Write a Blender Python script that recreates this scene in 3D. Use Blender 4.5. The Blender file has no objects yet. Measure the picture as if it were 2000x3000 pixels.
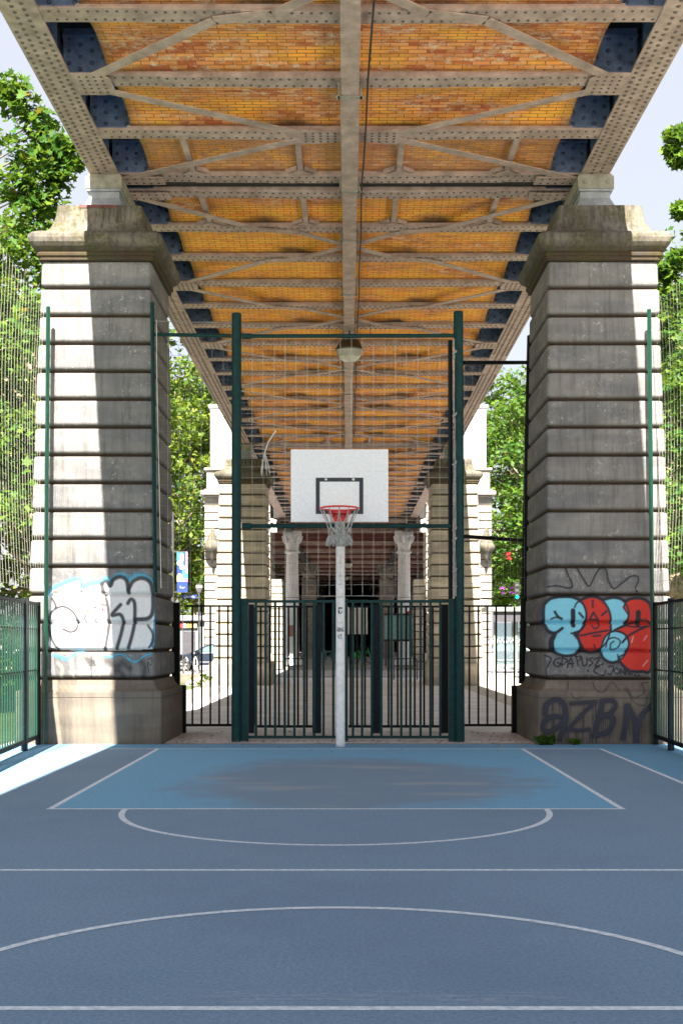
import bpy, math, random
import numpy as np
from mathutils import Vector, Matrix
R = math.radians
random.seed(7)
rng = np.random.default_rng(7)
sc = bpy.context.scene
COL = sc.collection

# ------------------------------------------------------------------ camera, sky, sun, exposure
cam_d = bpy.data.cameras.new('camera'); cam = bpy.data.objects.new('camera', cam_d); COL.objects.link(cam)
CH = 1.42
cam.location = (0, 0, CH); cam.rotation_euler = (R(90), 0, 0)
cam_d.sensor_fit = 'VERTICAL'; cam_d.sensor_height = 36; cam_d.lens = 3480/3000*36
cam_d.shift_x = -18/3000; cam_d.shift_y = 385/3000
cam_d.clip_start = 0.1; cam_d.clip_end = 3000
sc.camera = cam
SD = Vector((0.062, 0.84, -1.0)).normalized()
EL = math.asin(-SD.z)
w = bpy.data.worlds.new("World"); sc.world = w; w.use_nodes = True
wn = w.node_tree.nodes; wl = w.node_tree.links
sky = wn.new('ShaderNodeTexSky'); sky.sky_type = 'NISHITA'; sky.sun_disc = False
sky.sun_elevation = EL; sky.sun_rotation = math.atan2(-SD.x, -SD.y)
sky.dust_density = 4.0; sky.air_density = 1.1; sky.ozone_density = 1.5
wn['Background'].inputs['Strength'].default_value = 0.055
veil = wn.new('ShaderNodeMix'); veil.data_type = 'RGBA'; veil.inputs[0].default_value = 0.75     # thin high cloud
wl.new(sky.outputs[0], veil.inputs[6]); veil.inputs[7].default_value = (2.85, 2.85, 3.0, 1)
wl.new(veil.outputs[2], wn['Background'].inputs[0])
sun_d = bpy.data.lights.new('sun', 'SUN'); sun = bpy.data.objects.new('sun', sun_d); COL.objects.link(sun)
sun_d.energy = 5.0; sun_d.angle = R(0.5); sun_d.color = (1, 0.90, 0.77)
sun.rotation_euler = SD.to_track_quat('-Z', 'Y').to_euler()
sc.view_settings.view_transform = 'Standard'; sc.view_settings.look = 'None'
sc.view_settings.exposure = 2.55; sc.view_settings.gamma = 1
try:
    sc.cycles.max_bounces = 9; sc.cycles.diffuse_bounces = 6; sc.cycles.transparent_max_bounces = 24
except Exception: pass

# ------------------------------------------------------------------ materials
def mat(name, col, rough=0.7, metal=0.0, var=0.12, scale=6, bump=0.0, bscale=60, stretch=None, dark=None, spec=0.5, rust=0.0):
    m = bpy.data.materials.new(name); m.use_nodes = True
    nt = m.node_tree; N = nt.nodes; L = nt.links; b = N['Principled BSDF']
    b.inputs['Roughness'].default_value = rough; b.inputs['Metallic'].default_value = metal
    b.inputs['Specular IOR Level'].default_value = spec
    tc = N.new('ShaderNodeTexCoord'); mp = N.new('ShaderNodeMapping')
    L.new(tc.outputs['Object'], mp.inputs[0])
    if stretch: mp.inputs['Scale'].default_value = stretch
    n = N.new('ShaderNodeTexNoise'); n.inputs['Scale'].default_value = scale; n.inputs['Detail'].default_value = 6
    n.inputs['Roughness'].default_value = 0.65
    L.new(mp.outputs[0], n.inputs[0])
    cr = N.new('ShaderNodeValToRGB')
    d = dark if dark else tuple(c*(1-2*var) for c in col)
    cr.color_ramp.elements[0].position = 0.32; cr.color_ramp.elements[1].position = 0.68
    cr.color_ramp.elements[0].color = (*d, 1); cr.color_ramp.elements[1].color = (*[min(1, c*(1+var)) for c in col], 1)
    L.new(n.outputs[0], cr.inputs[0]); L.new(cr.outputs[0], b.inputs['Base Color'])
    if rust:
        N2, L2, noise, ramp, mix, mt = node_kit(m); o_ = tc.outputs['Object']
        r1 = mt('MULTIPLY', ramp(noise(o_, 1.6, 8, 0.75), 0.52, 0.66), ramp(noise(o_, 18, 6, 0.8), 0.38, 0.6))
        c2 = mix(mt('MULTIPLY', r1, rust), cr.outputs[0], (0.15, 0.075, 0.04))
        r2 = ramp(noise(o_, 7, 8, 0.8, (0.4, 1.5, 1)), 0.55, 0.72)
        c2 = mix(mt('MULTIPLY', r2, rust*0.6), c2, (0.11, 0.09, 0.08))
        L.new(c2, b.inputs['Base Color'])
    if bump:
        n2 = N.new('ShaderNodeTexNoise'); n2.inputs['Scale'].default_value = bscale; n2.inputs['Detail'].default_value = 5
        L.new(tc.outputs['Object'], n2.inputs[0])
        bp = N.new('ShaderNodeBump'); bp.inputs['Strength'].default_value = bump; bp.inputs['Distance'].default_value = 0.01
        L.new(n2.outputs[0], bp.inputs['Height']); L.new(bp.outputs[0], b.inputs['Normal'])
    return m

def node_kit(m):
    nt = m.node_tree; N = nt.nodes; L = nt.links
    def noise(vec, scale, detail=5, rough=0.6, stretch=None):
        if stretch:
            mp = N.new('ShaderNodeMapping'); mp.inputs['Scale'].default_value = stretch; L.new(vec, mp.inputs[0]); vec = mp.outputs[0]
        n = N.new('ShaderNodeTexNoise'); n.inputs['Scale'].default_value = scale; n.inputs['Detail'].default_value = detail
        n.inputs['Roughness'].default_value = rough; L.new(vec, n.inputs[0]); return n.outputs[0]
    def ramp(fac, p0, p1, c0=(0,0,0), c1=(1,1,1)):
        r = N.new('ShaderNodeValToRGB'); r.color_ramp.elements[0].position = p0; r.color_ramp.elements[1].position = p1
        r.color_ramp.elements[0].color = (*c0, 1); r.color_ramp.elements[1].color = (*c1, 1); L.new(fac, r.inputs[0]); return r.outputs[0]
    def mix(fac, a, b, bt='MIX'):
        x = N.new('ShaderNodeMix'); x.data_type = 'RGBA'; x.blend_type = bt; x.clamp_factor = True
        for s, v in ((0, fac), (6, a), (7, b)):
            if isinstance(v, (int, float)): x.inputs[s].default_value = v
            elif isinstance(v, tuple): x.inputs[s].default_value = (*v, 1)
            else: L.new(v, x.inputs[s])
        return x.outputs[2]
    def math_(op, a, b=0.0, c=0.0):
        x = N.new('ShaderNodeMath'); x.operation = op
        for s, v in enumerate((a, b, c)):
            if isinstance(v, (int, float)): x.inputs[s].default_value = v
            else: L.new(v, x.inputs[s])
        return x.outputs[0]
    return N, L, noise, ramp, mix, math_

def stone_mat(name, base, soot=0.55, moss=0.0, flakes=True):
    m = bpy.data.materials.new(name); m.use_nodes = True
    N, L, noise, ramp, mix, mt = node_kit(m); b = N['Principled BSDF']; b.inputs['Roughness'].default_value = 0.9
    b.inputs['Specular IOR Level'].default_value = 0.25
    tc = N.new('ShaderNodeTexCoord'); g = N.new('ShaderNodeNewGeometry'); o = g.outputs['Position']
    big = noise(o, 1.1, 4, 0.6, (1, 1, 2.2))
    col = mix(ramp(big, 0.35, 0.7), tuple(c*0.72 for c in base), base)
    blk = noise(o, 1.7, 2, 0.5, (0.6, 0.6, 2.5))
    col = mix(mt('MULTIPLY', ramp(blk, 0.40, 0.6), 0.6), col, (base[0]*0.48, base[1]*0.52, base[2]*0.60))
    streak = noise(o, 9, 5, 0.7, (1.6, 1.6, 0.12))
    col = mix(mt('MULTIPLY', ramp(streak, 0.46, 0.66), soot), col, (0.05, 0.047, 0.045))
    fine = noise(o, 45, 6, 0.75)
    col = mix(mt('MULTIPLY', ramp(fine, 0.42, 0.7), 0.35), col, tuple(c*0.55 for c in base))
    if flakes:
        f1 = ramp(noise(o, 13, 8, 0.85), 0.56, 0.64); f2 = ramp(noise(o, 1.7, 3, 0.5), 0.45, 0.58)
        col = mix(mt('MULTIPLY', mt('MULTIPLY', f1, f2), 0.7), col, (0.62, 0.62, 0.6))
        sp = ramp(noise(o, 3.5, 4, 0.6), 0.55, 0.7)
        col = mix(mt('MULTIPLY', sp, 0.3), col, (0.3, 0.31, 0.34))
    at = N.new('ShaderNodeAttribute'); at.attribute_name = 'dirt_shade'
    col = mix(mt('MULTIPLY', at.outputs['Fac'], mt('MULTIPLY_ADD', fine, 0.5, 0.75)), col, (0.045, 0.028, 0.015))  # joint dirt, plus the painted shade below the capital torus
    if moss:
        cr_ = mt('MULTIPLY', ramp(noise(o, 2.6, 5, 0.65, (1, 1, 0.7)), 0.42, 0.60), ramp(noise(o, 16, 5, 0.8, (1.5, 1.5, 0.15)), 0.35, 0.6))
        col = mix(mt('MULTIPLY', cr_, moss*0.75), col, (0.045, 0.048, 0.05))
        ms = mt('MULTIPLY', ramp(noise(o, 22, 6, 0.8), 0.42, 0.62), ramp(noise(o, 2.2, 3, 0.5), 0.42, 0.58))
        col = mix(mt('MULTIPLY', ms, moss), col, (0.06, 0.055, 0.015))
    L.new(col, b.inputs['Base Color'])
    bp = N.new('ShaderNodeBump'); bp.inputs['Strength'].default_value = 0.55; bp.inputs['Distance'].default_value = 0.012
    L.new(mix(0.5, fine, noise(o, 12, 6, 0.7)), bp.inputs['Height']); L.new(bp.outputs[0], b.inputs['Normal'])
    return m

def brick_mat(name, dark=False):
    m = bpy.data.materials.new(name); m.use_nodes = True
    N, L, noise, ramp, mix, mt = node_kit(m); b = N['Principled BSDF']; b.inputs['Roughness'].default_value = 0.75
    uv = N.new('ShaderNodeUVMap'); uv.uv_map = 'bricks'; u = uv.outputs[0]
    g = N.new('ShaderNodeNewGeometry'); o = g.outputs['Position']
    def brick(c1, c2, mo, bias=0.0):
        t = N.new('ShaderNodeTexBrick'); t.inputs['Scale'].default_value = 1.0
        t.inputs['Brick Width'].default_value = 0.222; t.inputs['Row Height'].default_value = 0.068
        t.inputs['Mortar Size'].default_value = 0.005; t.inputs['Mortar Smooth'].default_value = 0.2; t.inputs['Bias'].default_value = bias
        t.offset = 0.5
        t.inputs['Color1'].default_value = (*c1, 1); t.inputs['Color2'].default_value = (*c2, 1); t.inputs['Mortar'].default_value = (*mo, 1)
        L.new(u, t.inputs['Vector']); return t
    if dark:
        t = brick((0.16, 0.055, 0.03), (0.26, 0.10, 0.05), (0.05, 0.03, 0.025)); col = t.outputs[0]
    else:
        t1 = brick((1.0, 0.49, 0.06), (0.92, 0.28, 0.035), (0.12, 0.05, 0.018), -0.25)
        t2 = brick((0.50, 0.095, 0.022), (0.80, 0.33, 0.11), (0.13, 0.07, 0.04), -0.05)
        sep = N.new('ShaderNodeSeparateXYZ'); L.new(o, sep.inputs[0])
        near = ramp(mt('DIVIDE', sep.outputs[1], 40.0), 0.30, 0.50)    # nearer bays are redder
        n1 = noise(o, 1.3, 4, 0.65, (0.5, 1.6, 1))
        k = mt('ADD', mt('MULTIPLY', mt('SUBTRACT', 1.0, near), 0.17), n1)
        col = mix(ramp(k, 0.47, 0.66), t1.outputs[0], t2.outputs[0])
        pb = brick((0.25, 0.25, 0.25), (1, 1, 1), (0.6, 0.6, 0.6), 0.45)
        col = mix(0.28, col, pb.outputs[0], 'MULTIPLY')
        # whitish efflorescence
        e = mt('MULTIPLY', ramp(noise(o, 9, 7, 0.8, (0.7, 1, 1)), 0.50, 0.64), ramp(k, 0.50, 0.66))
        col = mix(mt('MULTIPLY', e, 0.75), col, (0.72, 0.62, 0.48))
        # grime
        gr = ramp(noise(o, 3.0, 6, 0.75, (0.5, 1.4, 1)), 0.50, 0.72)
        col = mix(mt('MULTIPLY', gr, 0.68), col, (0.32, 0.11, 0.035))
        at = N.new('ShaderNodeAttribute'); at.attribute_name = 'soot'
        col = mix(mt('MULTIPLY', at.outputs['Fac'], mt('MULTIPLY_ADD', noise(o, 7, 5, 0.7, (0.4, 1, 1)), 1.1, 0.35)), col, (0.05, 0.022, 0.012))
        a2 = N.new('ShaderNodeAttribute'); a2.attribute_name = 'pale'
        col = mix(mt('MULTIPLY', a2.outputs['Fac'], ramp(noise(o, 6, 6, 0.75), 0.35, 0.6)), col, mix(0.5, (0.40, 0.28, 0.17), t2.outputs[0]))
    L.new(col, b.inputs['Base Color'])
    bp = N.new('ShaderNodeBump'); bp.inputs['Strength'].default_value = 0.5; bp.inputs['Distance'].default_value = 0.008
    bt = brick((1, 1, 1), (0.8, 0.8, 0.8), (0, 0, 0)); L.new(bt.outputs[0], bp.inputs['Height']); L.new(bp.outputs[0], b.inputs['Normal'])
    return m

def leaf_mat(name, c0, c1, c2):
    m = bpy.data.materials.new(name); m.use_nodes = True
    N, L, noise, ramp, mix, mt = node_kit(m); b = N['Principled BSDF']; b.inputs['Roughness'].default_value = 0.6; b.inputs['Specular IOR Level'].default_value = 0.25
    g = N.new('ShaderNodeNewGeometry')
    r = N.new('ShaderNodeValToRGB'); e = r.color_ramp.elements
    e[0].position = 0.0; e[0].color = (*c0, 1); e[1].position = 1.0; e[1].color = (0.30, 0.10, 0.03, 1)
    x = e.new(0.5); x.color = (*c1, 1); x = e.new(0.93); x.color = (*c2, 1); x = e.new(0.985); x.color = (*c2, 1)
    L.new(g.outputs['Random Per Island'], r.inputs[0])
    n = noise(g.outputs['Position'], 0.6, 3)
    col = mix(ramp(n, 0.4, 0.62), r.outputs[0], mix(0.5, r.outputs[0], c2))
    L.new(col, b.inputs['Base Color'])
    tr = N.new('ShaderNodeBsdfTranslucent'); L.new(mix(0.6, col, (0.16, 0.25, 0.02)), tr.inputs[0])
    ms = N.new('ShaderNodeMixShader'); ms.inputs[0].default_value = 0.35
    L.new(b.outputs[0], ms.inputs[1]); L.new(tr.outputs[0], ms.inputs[2]); L.new(ms.outputs[0], N['Material Output'].inputs[0])
    return m

def paint_attr_mat():
    m = bpy.data.materials.new('spray_paint'); m.use_nodes = True
    N, L, noise, ramp, mix, mt = node_kit(m); b = N['Principled BSDF']; b.inputs['Roughness'].default_value = 0.75
    a = N.new('ShaderNodeAttribute'); a.attribute_name = 'paint'
    g = N.new('ShaderNodeNewGeometry')
    L.new(mix(0.25, a.outputs['Color'], mix(ramp(noise(g.outputs['Position'], 30, 5, .7), .35, .65), (0.5,0.5,0.5), (1,1,1)), 'MULTIPLY'), b.inputs['Base Color'])
    tr = N.new('ShaderNodeBsdfTransparent'); ms = N.new('ShaderNodeMixShader')
    wear = ramp(noise(g.outputs['Position'], 55, 6, .75), .27, .4)
    al = mt('MULTIPLY', a.outputs['Alpha'], mt('MULTIPLY_ADD', wear, 0.25, 0.75))
    L.new(al, ms.inputs[0]); L.new(tr.outputs[0], ms.inputs[1]); L.new(b.outputs[0], ms.inputs[2])
    L.new(ms.outputs[0], N['Material Output'].inputs[0])
    return m

M = {}
M['steel'] = mat('taupe_painted_steel', (0.41, 0.305, 0.27), 0.6, 0, 0.16, 5, 0.3, 90, dark=(0.25, 0.185, 0.16), rust=0.6)
M['rivet'] = mat('taupe_rivet_heads', (0.10, 0.075, 0.065), 0.55, 0, 0.1)
M['navy'] = mat('dark_blue_painted_steel', (0.16, 0.22, 0.37), 0.45, 0, 0.25, 6, 0.2, 60)
M['navyrivet'] = mat('dark_blue_rivet_heads', (0.07, 0.09, 0.155), 0.35, 0, 0.1)
M['black'] = mat('blackened_steel', (0.02, 0.02, 0.022), 0.7)
M['concrete_deck'] = mat('deck_concrete', (0.03, 0.03, 0.032), 0.9)
M['pedestal'] = mat('grey_bearing_steel', (0.30, 0.33, 0.36), 0.5, 0, 0.15, 8)
M['pedgreen'] = mat('weathered_bearing_box', (0.28, 0.27, 0.22), 0.6, 0, 0.2, 8)
M['rust'] = mat('rust_red_paint', (0.16, 0.05, 0.045), 0.7, 0, 0.3, 12)
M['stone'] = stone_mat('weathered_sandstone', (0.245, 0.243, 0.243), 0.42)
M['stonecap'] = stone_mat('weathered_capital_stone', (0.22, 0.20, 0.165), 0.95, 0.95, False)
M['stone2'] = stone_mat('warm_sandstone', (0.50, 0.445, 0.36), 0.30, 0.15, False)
M['stonebase'] = stone_mat('plinth_stone', (0.24, 0.205, 0.168), 0.35, 0.0, False)
M['palestone'] = stone_mat('pale_station_stone', (0.42, 0.39, 0.35), 0.25, 0.1, False)
M['brick'] = brick_mat('orange_vault_brick'); M['brickdark'] = brick_mat('dark_red_brick', True)  # second brick is a plain darker red
M['paint'] = paint_attr_mat()
M['green'] = mat('dark_green_enamel', (0.001, 0.036, 0.038), 0.55, 0, 0.2, 12, spec=0.25)
M['greenlit'] = mat('sunlit_green_enamel', (0.003, 0.042, 0.027), 0.4, 0, 0.12, 9)  # same green enamel with sunlight put into its colour
M['gblack'] = mat('black_and_shaded_green_enamel', (0.003, 0.004, 0.005), 0.6, 0, 0.1, spec=0.2)  # black posts; on rear panels and railings the green with shade put in
M['gnavy'] = mat('blue_green_scuffed_enamel', (0.003, 0.015, 0.026), 0.55, 0, 0.4, 30, spec=0.25)
M['cord'] = mat('white_net_cord', (0.62, 0.62, 0.58), 0.9)
M['netgrey'] = mat('weathered_net_cord', (0.30, 0.30, 0.28), 0.9)
M['wire'] = mat('grey_wire', (0.3, 0.31, 0.31), 0.5, 0.3)
M['white'] = mat('white_board_paint', (0.78, 0.82, 0.88), 0.5, 0, 0.025, 30, dark=(0.68, 0.71, 0.76))
M['polewhite'] = mat('white_pole_paint', (0.78, 0.80, 0.82), 0.5, 0, 0.08, 14)
M['polegrey'] = mat('grey_pole_top', (0.48, 0.47, 0.40), 0.6, 0, 0.2, 14)
M['ink'] = mat('black_line_paint', (0.012, 0.022, 0.035), 0.5)
M['red'] = mat('red_hoop_paint', (0.62, 0.015, 0.012), 0.35, 0, 0.1)
M['ropegrey'] = mat('grey_hoop_net_rope', (0.36, 0.37, 0.37), 0.9, 0, 0.25, 30)
M['line'] = mat('white_court_line', (0.70, 0.76, 0.82), 0.8, 0, 0.10, 26, dark=(0.40, 0.48, 0.58))
M['lampdark'] = mat('dark_bronze_lamp_hood', (0.055, 0.04, 0.018), 0.45, 0.3)
M['bark'] = mat('plane_tree_bark', (0.30, 0.25, 0.17), 0.9, 0, 0.3, 5)
M['leaf'] = leaf_mat('plane_leaf_green', (0.010, 0.055, 0.008), (0.028, 0.105, 0.010), (0.095, 0.17, 0.015))
M['leaf2'] = leaf_mat('sunny_leaf_green', (0.010, 0.048, 0.006), (0.036, 0.10, 0.01), (0.14, 0.18, 0.018))
M['grass'] = mat('lawn_green', (0.07, 0.12, 0.03), 0.9, 0, 0.3, 3)
M['asphalt'] = mat('street_asphalt', (0.27, 0.275, 0.30), 0.9, 0, 0.12, 5, 0.3, 90)
M['paving'] = mat('pale_worn_paving', (0.42, 0.395, 0.36), 0.9, 0, 0.16, 1.6, 0.4, 50)
M['walk'] = mat('pale_concrete_walk', (0.60, 0.585, 0.62), 0.9, 0, 0.14, 1.3, 0.4, 50)
M['kerbm'] = mat('granite_kerb', (0.36, 0.35, 0.33), 0.85)
M['glassd'] = mat('dark_shelter_glazing', (0.05, 0.09, 0.10), 0.12)
M['teal'] = mat('teal_panel', (0.16, 0.36, 0.36), 0.4)
M['carpaint'] = mat('dark_blue_car_paint', (0.025, 0.035, 0.06), 0.18, 0.2)
M['carglass'] = mat('car_window_glass', (0.10, 0.16, 0.17), 0.08)
M['tyre'] = mat('black_tyre_rubber', (0.02, 0.02, 0.02), 0.8)
M['alloy'] = mat('light_alloy', (0.55, 0.55, 0.55), 0.35, 0.5)
M['shelter'] = mat('grey_green_shelter_metal', (0.22, 0.25, 0.22), 0.5)
M['kiosk'] = mat('grey_kiosk_panel', (0.22, 0.25, 0.27), 0.5)
M['yellow'] = mat('yellow_magazine_print', (0.6, 0.4, 0.08), 0.6)
M['signblue'] = mat('deep_blue_sign', (0.01, 0.04, 0.28), 0.5, 0, 0.03)
M['signwhite'] = mat('white_sign_print', (0.8, 0.8, 0.8), 0.5, 0, 0.02)
M['signgrey'] = mat('dark_grey_taxi_sign', (0.06, 0.06, 0.075), 0.5)
M['sky2'] = mat('sky_blue_print', (0.05, 0.35, 0.75), 0.5, 0, 0.02)
M['pink'] = mat('pink_print', (0.75, 0.2, 0.6), 0.5, 0, 0.02)
M['gold'] = mat('gold_print', (0.55, 0.47, 0.22), 0.5, 0, 0.02)
M['lilac'] = mat('lilac_print', (0.5, 0.62, 0.8), 0.5, 0, 0.02)
M['purple'] = mat('purple_petals', (0.22, 0.03, 0.30), 0.6)
M['fadedred'] = mat('faded_red_paint', (0.55, 0.25, 0.22), 0.8, 0, 0.3, 20)
M['redflag'] = mat('red_petals', (0.7, 0.03, 0.04), 0.6)
M['bikegreen'] = mat('vivid_green_bike_paint', (0.05, 0.45, 0.08), 0.4)
M['colwhite'] = mat('white_painted_cast_iron', (0.86, 0.88, 0.93), 0.6, 0, 0.06, 4)
M['greystone'] = stone_mat('grey_column_stone', (0.34, 0.31, 0.29), 0.4, 0, False)
M['cladding'] = mat('white_station_cladding', (0.70, 0.70, 0.72), 0.6, 0, 0.03, 3)
M['orangeleaf'] = mat('dry_orange_leaf', (0.35, 0.14, 0.04), 0.8, 0, 0.3, 20)

def glass_mat():
    m = bpy.data.materials.new('clear_lamp_glass'); m.use_nodes = True
    b = m.node_tree.nodes['Principled BSDF']; b.inputs['Base Color'].default_value = (0.85, 0.85, 0.78, 1)
    b.inputs['Roughness'].default_value = 0.12; b.inputs['Transmission Weight'].default_value = 0.55; b.inputs['IOR'].default_value = 1.2
    return m
M['lampglass'] = glass_mat()

def court_mat(name, base, worn, worn_amt, patch=None):
    m = bpy.data.materials.new(name); m.use_nodes = True
    N, L, noise, ramp, mix, mt = node_kit(m); b = N['Principled BSDF']; b.inputs['Roughness'].default_value = 0.82
    b.inputs['Specular IOR Level'].default_value = 0.3
    g = N.new('ShaderNodeNewGeometry'); o = g.outputs['Position']
    big = noise(o, 0.45, 5, 0.6)
    col = mix(mt('MULTIPLY', ramp(big, 0.38, 0.66), worn_amt), base, worn)
    sand = ramp(mix(0.5, noise(o, 130, 3, 0.8), noise(o, 48, 4, 0.85)), 0.36, 0.62)
    col = mix(0.62, col, mix(sand, tuple(c*0.35 for c in base), tuple(min(1, c*1.75) for c in base)))
    if patch:
        sep = N.new('ShaderNodeSeparateXYZ'); L.new(o, sep.inputs[0])
        dx = mt('DIVIDE', mt('ADD', sep.outputs[0], -0.1), 2.0); dy = mt('DIVIDE', mt('SUBTRACT', sep.outputs[1], 12.3), 2.6)
        d = mt('ADD', mt('MULTIPLY', dx, dx), mt('MULTIPLY', dy, dy))
        d = mt('ADD', d, mt('MULTIPLY', mt('SUBTRACT', noise(o, 0.8, 9, 0.68), 0.5), 2.0))
        col = mix(mt('MULTIPLY', ramp(d, 0.78, 0.25), 1.0), col, patch) if False else mix(ramp(d, 0.45, 1.05, (1,1,1), (0,0,0)), col, patch)
        p2 = mt('MULTIPLY', ramp(noise(o, 1.0, 3, 0.5, (0.5, 1.8, 1)), 0.57, 0.66), ramp(d, 0.45, 1.4, (1,1,1), (0,0,0)))
        col = mix(mt('MULTIPLY', p2, 0.55), col, (0.30, 0.33, 0.35))
    sc_ = ramp(noise(o, 3.2, 7, 0.75, (0.4, 1.6, 1)), 0.63, 0.70)
    col = mix(mt('MULTIPLY', sc_, 0.3), col, (0.34, 0.36, 0.38))
    if name.startswith('grey'):
        sp_ = N.new('ShaderNodeSeparateXYZ'); L.new(o, sp_.inputs[0])
        ey = mt('ABSOLUTE', mt('SUBTRACT', sp_.outputs[1], 4.76)); ex = mt('ABSOLUTE', mt('SUBTRACT', sp_.outputs[0], 0.15))
        mk = mt('MULTIPLY', ramp(ey, 0.03, 0.13, (1,1,1), (0,0,0)), ramp(ex, 0.4, 0.95, (1,1,1), (0,0,0)))
        col = mix(mt('MULTIPLY', mk, mt('MULTIPLY', ramp(noise(o, 9, 7, 0.8, (0.35, 5, 1)), 0.5, 0.62), 0.6)), col, (0.5, 0.53, 0.57))
        lw = ramp(noise(o, 0.28, 6, 0.7), 0.45, 0.62)
        col = mix(mt('MULTIPLY', lw, 0.25), col, (0.10, 0.15, 0.24))
    dt = ramp(noise(o, 90, 2, 0.6), 0.68, 0.76)
    col = mix(mt('MULTIPLY', dt, 0.35), col, (0.5, 0.52, 0.55))
    L.new(col, b.inputs['Base Color'])
    bp = N.new('ShaderNodeBump'); bp.inputs['Strength'].default_value = 0.4; bp.inputs['Distance'].default_value = 0.004
    L.new(noise(o, 110, 5, 0.75), bp.inputs['Height']); L.new(bp.outputs[0], b.inputs['Normal'])
    return m
GREYB = (0.150, 0.242, 0.352)
M['court'] = court_mat('grey_blue_court_coating', GREYB, (0.185, 0.25, 0.34), 0.7)
M['key'] = court_mat('blue_key_coating', (0.13, 0.32, 0.50), (0.17, 0.31, 0.45), 0.5, (0.160, 0.245, 0.345))
M['rim_blue'] = court_mat('light_blue_border_coating', (0.11, 0.27, 0.43), (0.18, 0.28, 0.38), 0.6)

# ------------------------------------------------------------------ mesh helpers
class MB:
    def __init__(s): s.v = []; s.f = []; s.m = []
    def add(s, vs, fs, mi=0):
        n = len(s.v); s.v += [tuple(p) for p in vs]; s.f += [tuple(i+n for i in f) for f in fs]; s.m += [mi]*len(fs); return s
    def box(s, x0, x1, y0, y1, z0, z1, mi=0):
        vs = [(x, y, z) for z in (z0, z1) for y in (y0, y1) for x in (x0, x1)]
        return s.add(vs, [(0,2,3,1), (4,5,7,6), (0,1,5,4), (2,6,7,3), (0,4,6,2), (1,3,7,5)], mi)
    def bar(s, p, q, wd, th, up=(0,0,1), mi=0):
        p, q = Vector(p), Vector(q); d = (q-p).normalized(); u = Vector(up); a = d.cross(u).normalized(); u = a.cross(d).normalized()
        vs = []
        for e in (p, q):
            for sa, su in ((-1,-1), (1,-1), (1,1), (-1,1)): vs.append(e + a*sa*wd/2 + u*su*th/2)
        return s.add(vs, [(3,2,1,0), (4,5,6,7), (0,1,5,4), (1,2,6,5), (2,3,7,6), (3,0,4,7)], mi)
    def tube(s, pts, r, n=6, mi=0, cap=True):
        pts = [Vector(p) for p in pts]; rs = r if isinstance(r, (list, tuple)) else [r]*len(pts)
        rings = []; prev = None
        for i, p in enumerate(pts):
            d = (pts[min(i+1, len(pts)-1)] - pts[max(i-1, 0)]).normalized()
            a = d.cross(Vector((0,0,1))) if abs(d.z) < 0.95 else d.cross(Vector((1,0,0)))
            if prev is not None:
                a = prev - d*prev.dot(d)
            a.normalize(); prev = a; b = d.cross(a)
            rings.append([p + (a*math.cos(t) + b*math.sin(t))*rs[i] for t in [2*math.pi*k/n for k in range(n)]])
        vs = [v for rg in rings for v in rg]; fs = []
        for i in range(len(pts)-1):
            for k in range(n): fs.append((i*n+k, i*n+(k+1)%n, (i+1)*n+(k+1)%n, (i+1)*n+k))
        if cap: fs.append(tuple(range(n))[::-1]); fs.append(tuple((len(pts)-1)*n+k for k in range(n)))
        return s.add(vs, fs, mi)
    def lathe(s, prof, c=(0,0,0), n=16, mi=0, cap=True, rad=None):
        vs = []; fs = []
        for i, (r, z) in enumerate(prof):
            for k in range(n):
                rr = r*(rad(k) if rad else 1); t = 2*math.pi*k/n
                vs.append((c[0]+rr*math.cos(t), c[1]+rr*math.sin(t), c[2]+z))
        for i in range(len(prof)-1):
            for k in range(n): fs.append((i*n+k, i*n+(k+1)%n, (i+1)*n+(k+1)%n, (i+1)*n+k))
        if cap: fs.append(tuple(range(n))[::-1]); fs.append(tuple((len(prof)-1)*n+k for k in range(n)))
        return s.add(vs, fs, mi)
    def ngonprism(s, poly, axis, a0, a1, mi=0):
        # poly in the two remaining axes (axis 'z': xy, 'y': xz, 'x': yz)
        f = {'z': lambda p, a: (p[0], p[1], a), 'y': lambda p, a: (p[0], a, p[1]), 'x': lambda p, a: (a, p[0], p[1])}[axis]
        n = len(poly); vs = [f(p, a0) for p in poly] + [f(p, a1) for p in poly]
        return s.add(vs, [tuple(range(n))[::-1], tuple(range(n, 2*n))] + [(i, (i+1) % n, n+(i+1) % n, n+i) for i in range(n)], mi)
    def dome(s, c, nrm, r, n=6, mi=0, h=0.6):
        c = Vector(c); d = Vector(nrm).normalized(); a = d.cross(Vector((0.3, 0.9, 0.1))).normalized(); b = d.cross(a)
        vs = []; 
        for rr, hh in ((1, 0), (0.75, 0.7)):
            for k in range(n):
                t = 2*math.pi*k/n; vs.append(c + (a*math.cos(t)+b*math.sin(t))*r*rr + d*r*h*hh)
        vs.append(c + d*r*h)
        fs = [(k, (k+1) % n, n+(k+1) % n, n+k) for k in range(n)] + [(n+k, n+(k+1) % n, 2*n) for k in range(n)]
        return s.add(vs, fs, mi)
    def build(s, name, mats, parent=None, smooth=False, bevel=0):
        me = bpy.data.meshes.new(name); me.from_pydata(s.v, [], s.f)
        if not isinstance(mats, (list, tuple)): mats = [mats]
        for m in mats: me.materials.append(m)
        if len(mats) > 1: me.polygons.foreach_set('material_index', s.m)
        if smooth: me.polygons.foreach_set('use_smooth', [True]*len(me.polygons))
        me.update()
        o = bpy.data.objects.new(name, me); COL.objects.link(o)
        if parent is not None: o.parent = parent; o.location = (0, 0, 0); o.matrix_parent_inverse = Matrix.Translation(-parent.location) if parent.parent is None and parent.type == 'EMPTY' else Matrix()
        if bevel:
            b = o.modifiers.new('bevel', 'BEVEL'); b.width = bevel; b.segments = 2; b.limit_method = 'ANGLE'
        return o

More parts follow.
